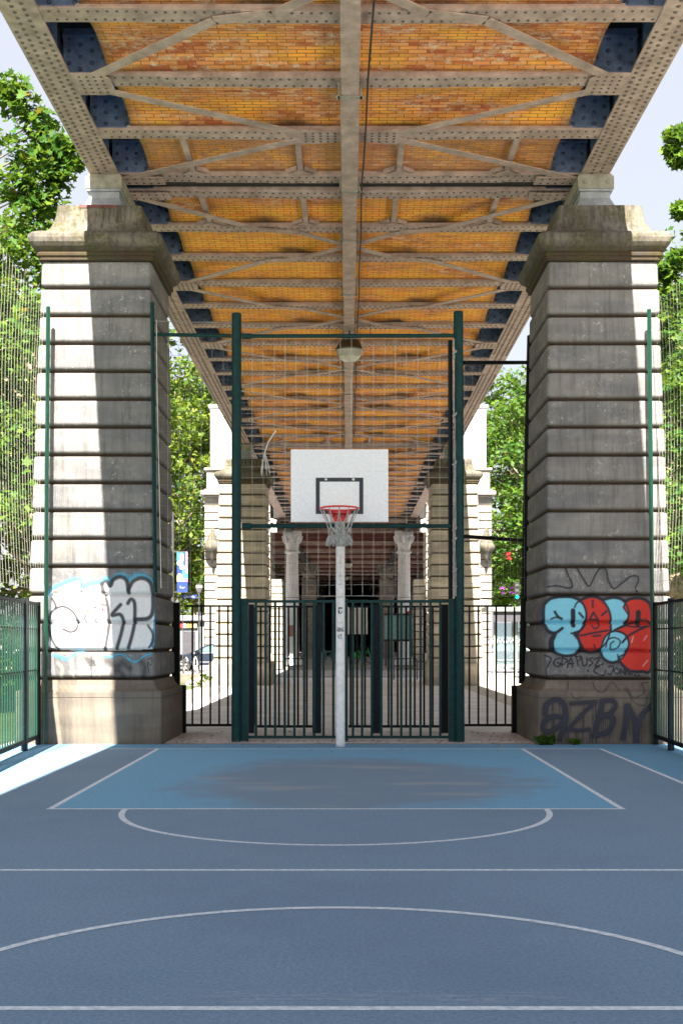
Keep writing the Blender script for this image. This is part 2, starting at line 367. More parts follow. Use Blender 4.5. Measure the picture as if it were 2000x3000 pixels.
def thing(name, label, cat, loc=(0,0,0), group=None):
    o = bpy.data.objects.new(name, None); COL.objects.link(o); o.location = loc; o.empty_display_size = 0.2
    o['label'] = label; o['category'] = cat
    if group: o['group'] = group
    return o
def tag(o, label, cat, group=None, kind=None):
    o['label'] = label; o['category'] = cat
    if group: o['group'] = group
    if kind: o['kind'] = kind
    return o
def struct(o): o['kind'] = 'structure'; return o
def wx(px, Y): return (px-1018)/3480*Y
def wz(py, Y): return CH + (1885-py)/3480*Y

# ------------------------------------------------------------------ ground sheets
def sheet(name, x0, x1, y0, y1, z, m):
    return struct(MB().add([(x0,y0,z), (x1,y0,z), (x1,y1,z), (x0,y1,z)], [(0,1,2,3)]).build(name, m))
sheet('ground', -900, 900, -600, 1500, -0.012, M['paving'])
sheet('lawn', -30, -4.9, -6, 46, -0.006, M['grass'])
lw = sheet('lawn', 9.5, 30, -6, 46, -0.006, M['grass'])
sheet('walkway', -3.7, 3.7, 17.0, 49.7, -0.006, M['walk'])
sheet('street', -200, 200, 50, 65.8, -0.006, M['asphalt'])
sheet('court_surface', -3.6, 3.4, -6.9, 16.0, 0.0, M['court'])
mb = MB()
for x0, x1, y0, y1 in ((-4.75, -3.6, -6.9, 16.75), (3.4, 4.8, -6.9, 16.75), (-3.6, 3.4, 16.0, 16.75)):
    mb.add([(x0,y0,0), (x1,y0,0), (x1,y1,0), (x0,y1,0)], [(0,1,2,3)])
struct(mb.build('court_border', M['rim_blue']))
KX0, KX1, KY0, KY1 = -2.55, 2.35, 10.19, 16.0
sheet('key_area', KX0, KX1, KY0, KY1, 0.0008, M['key'])
def line_strip(name, pts, wdt=0.05, z=0.0016):
    pts = [Vector((p[0], p[1], 0)) for p in pts]; vs = []; fs = []
    for i, p in enumerate(pts):
        d = (pts[min(i+1, len(pts)-1)] - pts[max(i-1, 0)]).normalized(); a = Vector((-d.y, d.x, 0))
        for sg in (-1, 1): q = p + a*sg*wdt/2; vs.append((q.x, q.y, z))
    for i in range(len(pts)-1): fs.append((2*i, 2*i+2, 2*i+3, 2*i+1))
    return struct(MB().add(vs, fs).build(name, M['line']))
line_strip('baseline_marking', [(-3.63, 16.0), (3.43, 16.0)])
line_strip('sideline_marking', [(-3.6, -6.9), (-3.6, 15.97)]); line_strip('sideline_marking', [(3.4, -6.9), (3.4, 15.97)])
line_strip('key_side_marking', [(KX0, KY0+0.03), (KX0, 15.97)]); line_strip('key_side_marking', [(KX1, KY0+0.03), (KX1, 15.97)])
line_strip('free_throw_marking', [(KX0-0.03, KY0), (KX1+0.03, KY0)])
line_strip('attack_line_marking', [(-3.57, 7.44), (3.37, 7.44)]); line_strip('halfway_marking', [(-3.57, 4.62), (3.37, 4.62)])
line_strip('free_throw_arc_marking', [(-0.1+1.8*math.cos(t), KY0-0.03+1.8*math.sin(t)) for t in [math.pi+math.pi*k/48 for k in range(49)]])
line_strip('centre_circle_marking', [(-0.06+1.8*math.cos(t), 4.58+1.8*math.sin(t)) for t in [2*math.pi*k/96 for k in range(97)]], 0.05, 0.0022)
struct(MB().box(-200, 200, 65.8, 66.0, -0.01, 0.13).build('kerb', M['kerbm']))
struct(MB().add([(-200,66,0.12), (200,66,0.12), (200,160,0.12), (-200,160,0.12)], [(0,1,2,3)]).build('pavement', M['paving']))
struct(MB().box(-200, 200, 49.75, 50.0, -0.012, 0.04).build('kerb', M['kerbm']))

# ------------------------------------------------------------------ stone piers
BX = 0.03
def interp(z, tab):
    for (z0, v0), (z1, v1) in zip(tab, tab[1:]):
        if z <= z1: return v0 + (v1-v0)*max(0, (z-z0))/(z1-z0)
    return tab[-1][1]
Z0, ZT, NB = 0.905, 6.88, 15
BH = (ZT-Z0)/NB
GROOVE = [(0, -0.06, 1), (0.03, -0.058, 1), (0.055, -0.050, .9), (0.085, -0.030, .65), (0.12, -0.012, .35), (0.16, -0.003, .1), (0.20, 0.0, 0), (0.5, 0.0, 0), (0.88, 0.0, 0), (0.945, -0.004, 0.02), (0.975, -0.018, .35), (0.999, -0.055, .9)]
def pier_dims(z):     # inner x, outer x, front y, back y (at pier centre y=0) as distance from the axis
    t = (z-Z0)/(ZT-Z0)
    return (2.775+0.05*t, 4.60-0.20*t, -0.97+0.07*t, 1.02-0.22*t)
def ring(xi, xo, yf, yb, off, z, side, rad=0.05, n=4):
    x0, x1, y0, y1 = xi-off, xo+off, yf-off, yb+off
    pts = []
    for cx, cy, a0 in ((x1-rad, y1-rad, 0), (x0+rad, y1-rad, 90), (x0+rad, y0+rad, 180), (x1-rad, y0+rad, 270)):
        for k in range(n): a = R(a0+90*k/(n-1)); pts.append((side*(cx+rad*math.cos(a)), cy+rad*math.sin(a), z))
    return pts if side > 0 else pts[::-1]
def loft(rings, name, m, parent, dirt_shade=None):
    n = len(rings[0]); vs = [p for r in rings for p in r]; fs = []
    for i in range(len(rings)-1):
        for k in range(n): fs.append((i*n+k, i*n+(k+1) % n, (i+1)*n+(k+1) % n, (i+1)*n+k))
    fs.append(tuple(range(n))[::-1]); fs.append(tuple((len(rings)-1)*n+k for k in range(n)))
    o = MB().add(vs, fs).build(name, m, parent)
    if dirt_shade:
        at = o.data.attributes.new('dirt_shade', 'FLOAT', 'POINT'); at.data.foreach_set('value', [d for d in dirt_shade for _ in range(n)])
    return o
def add_sub(rings, dirt_shade, rad): pass
def make_pier(side, yc, label, group, detail=True):
    root = thing('stone_pier', label, 'pier', (BX, yc, 0), group)
    def T(rs): return [[(x+BX, y+yc, z) for x, y, z in r] for r in rs]
    rr = random.Random(int(yc*10)+side)
    rs = []; dd = []
    for bnd in range(NB):
        jit = rr.uniform(-0.006, 0.006)
        for (t, off, dv) in GROOVE:
            z = Z0 + (bnd+t)*BH
            rs.append(ring(*pier_dims(z), off+(jit if off > -0.02 else 0), z, side, 0.045)); dd.append(dv)
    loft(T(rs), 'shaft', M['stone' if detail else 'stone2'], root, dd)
    d0 = pier_dims(Z0); 
    pl = [(-0.02, 0.13, 0.25), (0.04, 0.13, 0.15), (0.64, 0.13, 0.0), (0.645, 0.125, 0.3), (0.655, 0.125, 0.3), (0.66, 0.13, 0.0), (0.73, 0.13, 0), (0.745, 0.12, 0.15), (0.76, 0.07, .1), (0.79, 0.035, 0), (0.83, 0.01, 0), (0.87, 0.0, 0), (0.90, -0.01, 0.2)]
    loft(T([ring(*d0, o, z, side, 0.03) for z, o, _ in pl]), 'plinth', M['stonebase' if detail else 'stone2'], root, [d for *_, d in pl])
    d1 = pier_dims(ZT)
    cp = [(6.875, 0.0, .9), (6.885, 0.035, .9), (6.93, 0.04, .9), (6.94, 0.06, .95), (6.975, 0.065, .9), (7.0, 0.05, .9), (7.03, 0.07, .6), (7.06, 0.115, .35), (7.11, 0.15, .1), (7.17, 0.165, 0), (7.22, 0.155, 0), (7.26, 0.12, 0), (7.285, 0.07, 0), (7.295, 0.03, .1),  # fillets darkened to paint the shadow of the torus above
          (7.30, -0.02, 0), (7.34, -0.06, 0), (7.40, -0.10, 0), (7.48, -0.135, 0), (7.58, -0.16, 0), (7.70, -0.175, 0), (7.74, -0.18, .1), (7.745, -0.19, 0)]
    loft(T([ring(*d1, o, z, side, 0.06, 5) for z, o, _ in cp]), 'capital', M['stonecap'], root, [d for *_, d in cp])
    return root
PY = [17.85, 41.4, 65.0]
pl1 = make_pier(-1, PY[0], 'near banded stone pier on the left with white bubble graffiti, half sunlit', 'banded stone piers')
pr1 = make_pier(1, PY[0], 'near banded stone pier on the right with blue and red graffiti', 'banded stone piers')
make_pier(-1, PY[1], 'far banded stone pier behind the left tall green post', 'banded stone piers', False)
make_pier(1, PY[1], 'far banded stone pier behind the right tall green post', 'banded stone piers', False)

# graffiti: painted skins that follow the blocks and joints of the two near piers
class Canvas:
    def __init__(s, x0, x1, y0, y1, step=2.0):
        s.x = np.arange(x0, x1, step); s.y = np.arange(y0, y1, step); s.X, s.Y = np.meshgrid(s.x, s.y)
        s.rgb = np.zeros(s.X.shape+(3,)); s.a = np.zeros(s.X.shape)
    def _put(s, al, col):
        na = al + s.a*(1-al); k = np.where(na > 1e-4, al/np.maximum(na, 1e-4), 0)[..., None]
        s.rgb = s.rgb*(1-k) + np.array(col)*k; s.a = na
    def stroke(s, pts, wd, col, soft=3.0, al=1.0, smooth=True):
        P = [np.array(p, float) for p in pts]
        if smooth and len(P) > 2:
            Q = []; E = [P[0]] + P + [P[-1]]
            for i in range(1, len(E)-2):
                for t in np.linspace(0, 1, 7)[:-1]:
                    a, b, c, d = E[i-1:i+3]
                    Q.append(0.5*((2*b) + (-a+c)*t + (2*a-5*b+4*c-d)*t*t + (-a+3*b-3*c+d)*t**3))
            Q.append(P[-1]); P = Q
        D = np.full(s.X.shape, 1e9)
        for p, q in zip(P, P[1:]):
            d = q-p; l = max(d@d, 1e-6); t = np.clip(((s.X-p[0])*d[0] + (s.Y-p[1])*d[1])/l, 0, 1)
            D = np.minimum(D, np.hypot(s.X-p[0]-t*d[0], s.Y-p[1]-t*d[1]))
        s._put(np.clip((wd/2-D)/soft+0.5, 0, 1)*al, col)
    def fill(s, poly, col, al=1.0, smooth=True):
        P = [np.array(p, float) for p in poly]
        if smooth:
            Q = []; n = len(P)
            for i in range(n):
                a, b, c, d = P[i-1], P[i], P[(i+1) % n], P[(i+2) % n]
                for t in (0, .25, .5, .75): Q.append(0.5*((2*b) + (-a+c)*t + (2*a-5*b+4*c-d)*t*t + (-a+3*b-3*c+d)*t**3))
            P = Q
        ins = np.zeros(s.X.shape, bool)
        for p, q in zip(P, P[1:]+P[:1]):
            c = ((p[1] > s.Y) != (q[1] > s.Y))
            with np.errstate(divide='ignore', invalid='ignore'):
                xi = (q[0]-p[0])*(s.Y-p[1])/(q[1]-p[1]+1e-12)+p[0]
            ins ^= c & (s.X < xi)
        s._put(ins*al, col)
    def skin(s, name, side, yc, parent, amin=0.04):
        H, W = s.a.shape; ys = []
        Yp = yc-0.97
        verts = []; keep = np.zeros((H, W), bool)
        Xc = np.zeros((H, W)); Yc = np.zeros((H, W)); Zc = np.zeros((H, W))
        for j in range(H):
            z = wz(s.y[j], Yp)
            if z >= Z0:
                t = ((z-Z0)/BH) % 1.0; off = interp(t, [(a, b) for a, b, _ in GROOVE]); dm = pier_dims(z)
            elif z > 0.0:
                off = interp(z, [(0, .13), (.73, .13), (.745, .12), (.76, .07), (.79, .035), (.83, .01), (.87, 0), (.905, -.05)]); dm = pier_dims(Z0)
            else: off = .13; dm = pier_dims(Z0)
            Yc[j] = yc + dm[2] - off - 0.004 - (0.006 if off > -0.02 else 0); Zc[j] = z
            Xc[j] = (s.x-1018)/3480*Yp
        keep = s.a > amin
        f = keep[:-1, :-1] | keep[1:, :-1] | keep[:-1, 1:] | keep[1:, 1:]
        zmin = (Zc > 0.01)[:-1, :-1] & (Zc > 0.01)[1:, 1:]; f &= zmin
        lo, hi = (BX+2.66+0.03, BX+4.7) if side > 0 else (BX-4.7, BX-2.66)
        jj, ii = np.nonzero(f); idx = np.arange(H*W).reshape(H, W)
        faces = np.stack([idx[jj+1, ii], idx[jj+1, ii+1], idx[jj, ii+1], idx[jj, ii]], 1)
        used = np.unique(faces); remap = -np.ones(H*W, int); remap[used] = np.arange(len(used))
        V = np.stack([Xc.ravel(), Yc.ravel(), Zc.ravel()], 1)[used]
        me = bpy.data.meshes.new(name); me.from_pydata(V.tolist(), [], remap[faces].tolist()); me.materials.append(M['paint'])
        ca = me.color_attributes.new('paint', 'FLOAT_COLOR', 'POINT')
        C = np.concatenate([s.rgb.reshape(-1, 3)[used], s.a.reshape(-1, 1)[used]], 1); ca.data.foreach_set('color', C.ravel())
        me.update(); o = bpy.data.objects.new(name, me); COL.objects.link(o); o.parent = parent
        o.matrix_parent_inverse = Matrix.Translation(-parent.location); return o
INK = (0.012, 0.016, 0.03); LB = (0.22, 0.62, 0.80); RD = (0.60, 0.03, 0.02)
def zr(pts, k=3.015, ox=1480, oy=1600): return [(ox+p[0]/k, oy+p[1]/k) for p in pts]
cv = Canvas(1568, 1906, 1645, 1992)
A = [(345,520),(400,470),(500,452),(600,460),(680,510),(710,590),(700,660),(660,740),(600,770),(640,830),(652,900),(610,950),(520,962),(440,930),(418,850),(440,780),(380,745),(348,690),(340,600)]
B = [(662,480),(760,450),(850,480),(910,560),(930,660),(915,780),(880,860),(800,925),(710,925),(665,860),(640,780),(700,700),(715,600),(690,520)]
C_ = [(860,480),(950,460),(1030,480),(1080,550),(1085,620),(1060,690),(990,725),(935,750),(925,620),(900,540)]
D_ = [(1040,540),(1075,485),(1150,465),(1230,480),(1275,540),(1278,700),(1060,700),(1085,620)]
E_ = [(840,900),(880,800),(950,752),(1040,770),(1085,840),(1070,930),(1010,1000),(930,1022),(860,980)]
F_ = [(960,745),(1080,690),(1278,680),(1278,1070),(1200,1100),(1100,1095),(1030,1040),(1000,985),(1060,940),(1088,860),(1050,780)]
for poly in (A, B, C_, D_, F_, E_): cv.stroke(zr(poly+[poly[0]]), 20, INK, 18, .22)
for poly in (A, B, C_, D_, F_, E_):
    cv.stroke(zr(poly+[poly[0]]), 11, INK, 4)
for poly, c in ((A, LB), (C_, LB), (D_, RD), (B, RD), (F_, RD), (E_, LB)): cv.fill(zr(poly), c, 0.97)
for poly in (A, B, C_, D_, E_, F_): cv.stroke(zr(poly+[poly[0]]), 5.5, INK, 3)
for p, wd in (([(435,580),(460,620),(495,642)], 8), ([(495,642),(440,630),(400,645)], 5), ([(650,590),(685,630)], 7), ([(610,540),(625,505),(655,485)], 5),
              ([(595,570),(597,700)], 14), ([(345,695),(380,750),(440,765),(500,725)], 9), ([(440,775),(400,830),(400,900),(440,940)], 10), ([(580,770),(640,765)], 6),
              ([(770,480),(770,540)], 6), ([(850,610),(890,575)], 6), ([(660,790),(760,770),(900,745)], 6), ([(770,795),(835,790)], 6), ([(760,700),(790,730),(825,700),(820,660)], 5),
              ([(650,850),(680,915),(720,925)], 6), ([(780,870),(790,900)], 5), ([(885,890),(900,830),(960,808),(1010,840),(985,900),(930,912),(925,865),(955,840)], 4.5), ([(1030,850),(1100,780),(1240,710)], 7),
              ([(1170,585),(1168,690)], 15), ([(960,740),(1020,720),(1080,690)], 5), ([(990,960),(1000,1010),(1060,1080)], 5)):
    cv.stroke(zr(p), wd, INK, 3)
cv.stroke(zr([(740,650),(775,585),(815,650),(740,650)]), 6, INK, 3, smooth=False)
for p in ([(1110,850),(1125,800)], [(1220,830),(1245,790)], [(1210,1060),(1250,1010)]): cv.stroke(zr(p), 3, (0.7,0.6,0.62), 3, 0.6)
SQ = (0.03, 0.035, 0.05)
for p in ([(365,360),(450,350),(560,370),(592,345),(555,260),(530,190)], [(630,190),(700,310),(740,352),(785,270),(830,200),(885,200),(905,290),(950,375),(1010,340),(1100,270),(1165,265),(1172,310),(1145,370),(1165,405)]):
    cv.stroke(zr(p), 4, SQ, 2.5, .9)
G = (0.035, 0.035, 0.055)
let = [[(480,990),(440,1000),(425,1040),(455,1065),(485,1040),(455,1030)], [(500,985),(495,1060)], [(500,985),(545,1010),(505,1045)], [(540,1075),(575,990),(590,1065)], [(550,1040),(600,1035)],
       [(620,970),(640,1055)], [(615,975),(665,975),(640,1015)], [(670,985),(680,1050),(715,1045),(715,985)], [(770,985),(735,1000),(765,1030),(735,1060)], [(780,1000),(830,985),(790,1060),(860,1040)],
       [(820,1065),(790,1080),(780,1110),(860,1140),(880,1100)], [(905,1065),(950,1065),(930,1130),(900,1125)], [(975,1075),(955,1105),(985,1130),(1005,1100),(975,1075)], [(1015,1135),(1015,1085),(1045,1130),(1045,1085)], [(1060,1135),(1060,1090),(1090,1135),(1095,1095)],
       [(345,965),(400,990),(380,1040),(355,1090),(360,1140)]]
for p in let: cv.stroke(zr(p), 4, G, 2.5, .85)
for c in ((725,1100), (1110,1130), (1140,1135), (1168,1140)): cv.stroke(zr([c, (c[0]+3, c[1]+3)]), 5, G, 2)
for p in ([(300,850),(320,820),(375,790),(345,850)], [(240,650),(250,610),(262,650),(275,610),(290,650),(300,610)]): pass
cv.skin('graffiti', 1, PY[0], pr1)
cv = Canvas(1572, 1912, 1975, 2176)
for p in ([(360,1160),(450,1135),(530,1140),(552,1180),(540,1260)], [(690,1170),(730,1120),(760,1150),(780,1250),(820,1290),(870,1270),(940,1200),(990,1275)], [(560,1300),(600,1345),(660,1330)], [(1060,1250),(1100,1330),(1180,1310),(1210,1260),(1200,1210),(1260,1200)], [(1040,1260),(1120,1380),(1210,1400),(1225,1320)]):
    cv.stroke(zr(p), 3.6, (0.10, 0.09, 0.10), 3, .6)
AZ = (0.035, 0.038, 0.06)
big = [([(335,1475),(345,1400),(410,1355),(480,1372),(512,1440),(505,1560),(465,1690)], 15), ([(500,1510),(400,1500),(335,1540),(315,1600),(350,1632),(430,1605),(495,1545)], 14),
       ([(560,1385),(660,1380),(770,1375)], 11), ([(770,1375),(650,1490),(540,1612)], 11), ([(540,1612),(620,1622),(720,1612)], 11),
       ([(840,1370),(805,1500),(765,1660)], 15), ([(830,1368),(925,1362),(950,1410),(905,1470),(840,1492)], 13), ([(840,1492),(915,1505),(932,1560),(870,1640),(760,1665)], 14),
       ([(1015,1685),(1040,1560),(1055,1410)], 15), ([(1055,1410),(1110,1510),(1125,1600),(1132,1735)], 16), ([(1130,1640),(1180,1490),(1275,1395)], 14)]
for p, wd in big: cv.stroke(zr(p), wd+8, AZ, 14, .18); cv.stroke(zr(p), wd, AZ, 6, .85)
dr = random.Random(3)
for k in range(120):
    p, wd = dr.choice(big); q = dr.choice(p); x = q[0]+dr.uniform(-25, 25); L_ = dr.uniform(60, 260)
    cv.stroke(zr([(x, q[1]), (x+dr.uniform(-2, 2), min(1745, q[1]+L_))]), 1.6, AZ, 1.6, dr.uniform(.35, .75), smooth=False)
cv.skin('tag_lettering', 1, PY[0], pr1)
def zl(pts): return [(p[0]/2.8, 1600+p[1]/2.8) for p in pts]
cv = Canvas(138, 456, 1672, 2000)
CY = (0.10, 0.48, 0.72); WH = (0.74, 0.75, 0.78); BK = (0.025, 0.025, 0.035)
sil = [(398,400),(470,350),(560,312),(640,292),(675,350),(730,322),(800,312),(835,320),(870,285),(912,312),(955,265),(1010,250),(1052,300),(1100,262),(1170,255),(1235,300),(1258,370),(1262,580),(1235,800),(1190,850),(470,850),(412,720),(400,560)]
cv.stroke(zl(sil[:19]), 22, CY, 14, .75)
cv.fill(zl(sil), WH, .94)
for p, wd in (([(835,310),(848,375)], 10), ([(840,310),(870,288),(905,325),(930,275),(990,252),(1040,285),(1055,380)], 9), ([(1055,360),(1090,290),(1160,262),(1225,290),(1250,360),(1255,520),(1220,590),(1110,600)], 9),
              ([(1050,470),(1075,435),(1105,470),(1105,620),(1085,730),(1055,835)], 8), ([(865,410),(888,520),(892,650),(880,760),(862,848)], 8), ([(990,480),(920,565),(985,560),(1012,610),(1000,700),(960,840)], 8), ([(1215,650),(1255,720),(1250,790),(1225,830)], 5),
              ([(430,430),(460,500),(415,560),(405,650),(430,770),(480,845)], 6), ([(460,512),(520,495),(595,535),(638,610),(630,680),(580,705),(520,680)], 6),
              ([(450,375),(520,345),(650,300),(665,370)], 3), ([(670,370),(720,330),(800,315)], 3.5), ([(680,440),(700,560),(702,700),(690,790)], 2.6), ([(780,430),(785,600),(782,780)], 2.6), ([(690,595),(780,500),(855,595)], 4), ([(835,480),(860,485)], 6)):
    cv.stroke(zl(p), wd*1.35, BK, 4, .95)
cv.stroke(zl([(460,372),(560,330),(640,300)]), 12, (0.50, 0.40, 0.28), 6, .7)
cv.stroke(zl([(845,515),(845,530)]), 7, (0.6, 0.02, 0.03), 2); cv.stroke(zl([(722,525),(722,538)]), 7, (0.7, 0.3, 0.05), 2)
cv.stroke(zl([(440,890),(560,925),(640,860),(680,870)]), 9, CY, 9, .5)
cv.stroke(zl([(860,905),(930,905),(965,885),(1040,900)]), 5, CY, 5, .7); cv.stroke(zl([(1050,920),(1110,950),(1180,905),(1240,880)]), 6, CY, 6, .75)
for p in ([(480,960),(510,1000),(505,1070)], [(590,930),(595,1000),(605,1070)], [(690,960),(710,990)]): cv.stroke(zl(p), 9, (0.62,0.56,0.45), 8, .6)
for p in ([(890,940),(960,1000),(1010,1060)], [(930,1050),(1000,960),(1060,1000)], [(1160,940),(1190,1000),(1180,1070)]): cv.stroke(zl(p), 16, (0.07,0.065,0.07), 14, .6)
for k in range(7): cv.stroke(zl([(700+k*4, 915+k*11), (740+k*5, 925+k*9), (775+k*2, 940+k*7)]), 1.5, BK, 1.5, .7)
cv.stroke(zl([(1210,930),(1250,920),(1240,980),(1215,950),(1225,1040)]), 2, BK, 1.5, .8)
for x, y0, y1 in ((750,905,1075), (940,1060,1085), (1065,1000,1080)): cv.stroke(zl([(x, y0), (x, y1)]), 1.4, BK, 1.5, .6)
cv.skin('graffiti', -1, PY[0], pl1)

# ------------------------------------------------------------------ viaduct
via = thing('railway_viaduct', 'elevated railway viaduct of riveted taupe steel and orange brick vaults overhead', 'viaduct', (BX, 18, 8))
ZB = 8.36
SP = 1.53
def X(x): return BX + x
singles = []; doubles = []
y = 18.31-0.0
beams = []   # (y, kind)
for k in range(0, 16): beams.append(18.31+SP*k)           # b5 .. b20 (41.26)
for k in range(0, 16): beams.append(17.69-SP*k)           # b4, b3 .. (-5.3)
y3 = 41.26+0.62
for k in range(0, 16): beams.append(y3+SP*k)              # second far span to 64.8
beams = sorted(set(round(b, 3) for b in beams)); beams = [b for b in beams if b > 7.5]
FW = 0.29
def cross_beam(yb, detail):
    m = MB(); m.box(X(-3.42), X(3.42), yb-FW/2, yb+FW/2, ZB-0.012, ZB+0.014)
    m.box(X(-3.42), X(3.42), yb-0.012, yb+0.012, ZB+0.014, ZB+0.55)
    m.box(X(-3.0), X(3.0), yb-FW/2+0.012, yb-FW/2+0.03, ZB+0.014, ZB+0.05)
    m.box(X(-3.0), X(3.0), yb+FW/2-0.03, yb+FW/2-0.012, ZB+0.014, ZB+0.05)
    s_ = 0.105 if detail > 0 else 0.21
    # cover plates of stepped length
    m.box(X(-2.3), X(2.3), yb-FW/2+0.006, yb+FW/2-0.006, ZB-0.024, ZB-0.012)
    if detail > 0: m.box(X(-1.2), X(1.2), yb-FW/2+0.012, yb+FW/2-0.012, ZB-0.034, ZB-0.024)
    n = int(6.6/s_)
    for i in range(n+1):
        x = -3.3+6.6*i/n; z = ZB-0.012
        if abs(x) < 2.3: z = ZB-0.024
        if abs(x) < 1.2 and detail > 0: z = ZB-0.034
        if abs(x) < 0.14: continue
        for dy in (-0.085, 0.085):
            xx = x + (s_/2 if dy > 0 else 0)
            m.dome((X(xx), yb+dy, z), (0,0,-1), 0.021 if detail > 1 else 0.024, 6 if detail > 1 else 4, 1)
    o = m.build('cross_beam', [M['steel'], M['rivet']], via)
    # dark web plates beyond the ends of the vaults
    for sg in (-1, 1):
        q = MB(); xa, xb = sorted((sg*2.93, sg*3.52))
        q.box(X(xa), X(xb), yb-0.03, yb-0.0125, ZB+0.02, ZB+0.62)
        q.box(X(xa), X(xb), yb-0.12, yb-0.031, ZB+0.02, ZB+0.04)
        q.box(X(xa), X(xb), yb-0.10, yb-0.031, ZB+0.50, ZB+0.515)
        if detail > 0:
            for i in range(4):
                for j in range(3):
                    q.dome((X(sg*(3.03+0.14*i)), yb-0.03, ZB+0.12+0.15*j+(0.075 if i % 2 else 0)), (0,-1,0), 0.032, 6 if detail > 1 else 4, 1)
        q.build('end_plate', [M['navy'], M['navyrivet']], via)
    return o
def vault(ya, yb, dark_amt):
    a, b = ya+FW/2-0.05, yb-FW/2+0.05; nx, ny = 60, 10; rise = 0.115; XV = 2.95
    vs = []; uv = []; soot = []; pale = []
    acc = 0; prev = None; arc = []
    for j in range(ny+1):
        t = j/ny; p = (a+(b-a)*t, ZB+0.03+rise*4*t*(1-t))
        if prev: acc += math.hypot(p[0]-prev[0], p[1]-prev[1])
        arc.append((p, acc)); prev = p
    off = random.random()*3; amp = {-1: random.uniform(0.4, 1.5), 1: random.uniform(0.4, 1.5)}
    for j in range(ny+1):
        (yy, zz), ac = arc[j]; t = j/ny
        for i in range(nx+1):
            x = -XV+2*XV*i/nx; vs.append((X(x), yy, zz)); uv.append((x+off+3, ac))
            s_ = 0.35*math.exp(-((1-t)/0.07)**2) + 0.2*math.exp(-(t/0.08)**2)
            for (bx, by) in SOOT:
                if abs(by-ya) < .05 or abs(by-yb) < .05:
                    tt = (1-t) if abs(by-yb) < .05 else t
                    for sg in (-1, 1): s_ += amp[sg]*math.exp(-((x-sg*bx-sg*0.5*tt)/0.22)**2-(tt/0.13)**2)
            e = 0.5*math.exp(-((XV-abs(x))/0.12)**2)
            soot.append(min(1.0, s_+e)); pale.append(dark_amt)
    fs = [(j*(nx+1)+i, (j+1)*(nx+1)+i, (j+1)*(nx+1)+i+1, j*(nx+1)+i+1) for j in range(ny) for i in range(nx)]
    m = MB().add(vs, fs); n0 = len(vs)
    # top skin so the vault has thickness
    vt = []
    for sgx in (-XV, XV):
        for (yy, zz), ac in arc: vt.append((X(sgx), yy, zz)); 
    o = m.build('brick_vault', M['brick'], via, smooth=True); me = o.data
    ul = me.uv_layers.new(name='bricks'); li = np.zeros(len(me.loops), int); me.loops.foreach_get('vertex_index', li)
    ul.data.foreach_set('uv', np.array(uv)[li].ravel())
    for nm, arr in (('soot', soot), ('pale', pale)):
        at = me.attributes.new(nm, 'FLOAT', 'POINT'); at.data.foreach_set('value', arr)
    so = o.modifiers.new('thickness', 'SOLIDIFY'); so.thickness = 0.12; so.offset = -1.0
    return o
# bracing pattern: 3-bay crosses, a 2-bay cross before each double beam
bd = sorted(beams)
nodes = []
def brace(p, q, yw=0.14, z=ZB-0.045):
    MB().bar((X(p[0]), p[1], z), (X(q[0]), q[1], z), yw, 0.014).build('diagonal_brace', M['steel'], via)
def gusset(poly, rv=None, z=ZB-0.05):
    m = MB().ngonprism([(X(a), b) for a, b in poly], 'z', z-0.007, z+0.007)
    if rv:
        for a, b in rv: m.dome((X(a), b, z-0.007), (0,0,-1), 0.021, 6, 1)
    m.build('gusset_plate', [M['steel'], M['rivet']], via)
SOOT = []
def cross_panel(ya, yb, side_gusset=True):     # corner-to-corner X over three bays
    for sg in (-1, 1):
        d = yb-ya
        # flat bar runs to the crossed beam, follows it briefly, then goes on to the centre
        y1 = ya+d/3; y2 = ya+2*d/3; ym = (ya+yb)/2
        for (s0, yA, yB) in ((sg, ya, y1), (sg, yb, y2)):
            brace((s0*3.35, yA), (s0*1.5, yB-(0.05 if yB > yA else -0.05)))
            brace((s0*1.5, yB-(0.05 if yB > yA else -0.05)), (s0*0.85, yB+(0.09 if yB > yA else -0.09)), 0.17)
            brace((s0*0.85, yB+(0.09 if yB > yA else -0.09)), (s0*0.0, ym))
        SOOT.append((1.35, y1)); SOOT.append((0.95, y2))
def side_node(yb):
    for sg in (-1, 1):
        rv = [(sg*(3.02+0.09*i), yb-0.2+0.1*j) for i in range(4) for j in range(5)]
        poly = [(sg*2.92, yb-0.13), (sg*3.05, yb-0.28), (sg*3.39, yb-0.28), (sg*3.39, yb+0.28), (sg*3.05, yb+0.28), (sg*2.92, yb+0.13)]
        gusset(poly if sg > 0 else poly[::-1], rv)
def struts(ya, yb, flip):
    for x in (-2.3, -0.72, 0.72, 2.3):
        m = MB(); m.box(X(x-0.04), X(x+0.04), ya+FW/2, yb-FW/2, ZB-0.004, ZB+0.06)
        ye = yb-FW/2 if not flip else yb-FW/2
        m.ngonprism([(X(x-0.04), ye-0.12), (X(x+0.04), ye-0.12), (X(x+0.17), ye-0.002), (X(x-0.17), ye-0.002)], 'z', ZB-0.02, ZB-0.005)
        m.bar((X(x-0.05), ye-0.14, ZB+0.03), (X(x-0.22), ye-0.01, ZB+0.03), 0.03, 0.06); m.bar((X(x+0.05), ye-0.14, ZB+0.03), (X(x+0.22), ye-0.01, ZB+0.03), 0.03, 0.06)
        m.build('short_strut', M['steel'], via)
def span(y_first, n_first_to_last):
    pass
# span 1 (18.31 ..41.26): five 3-bay crosses
for base in (18.31, 41.88):
    for k in range(5): cross_panel(base+3*SP*k, base+3*SP*(k+1))
    for k in range(1, 5): side_node(base+3*SP*k)
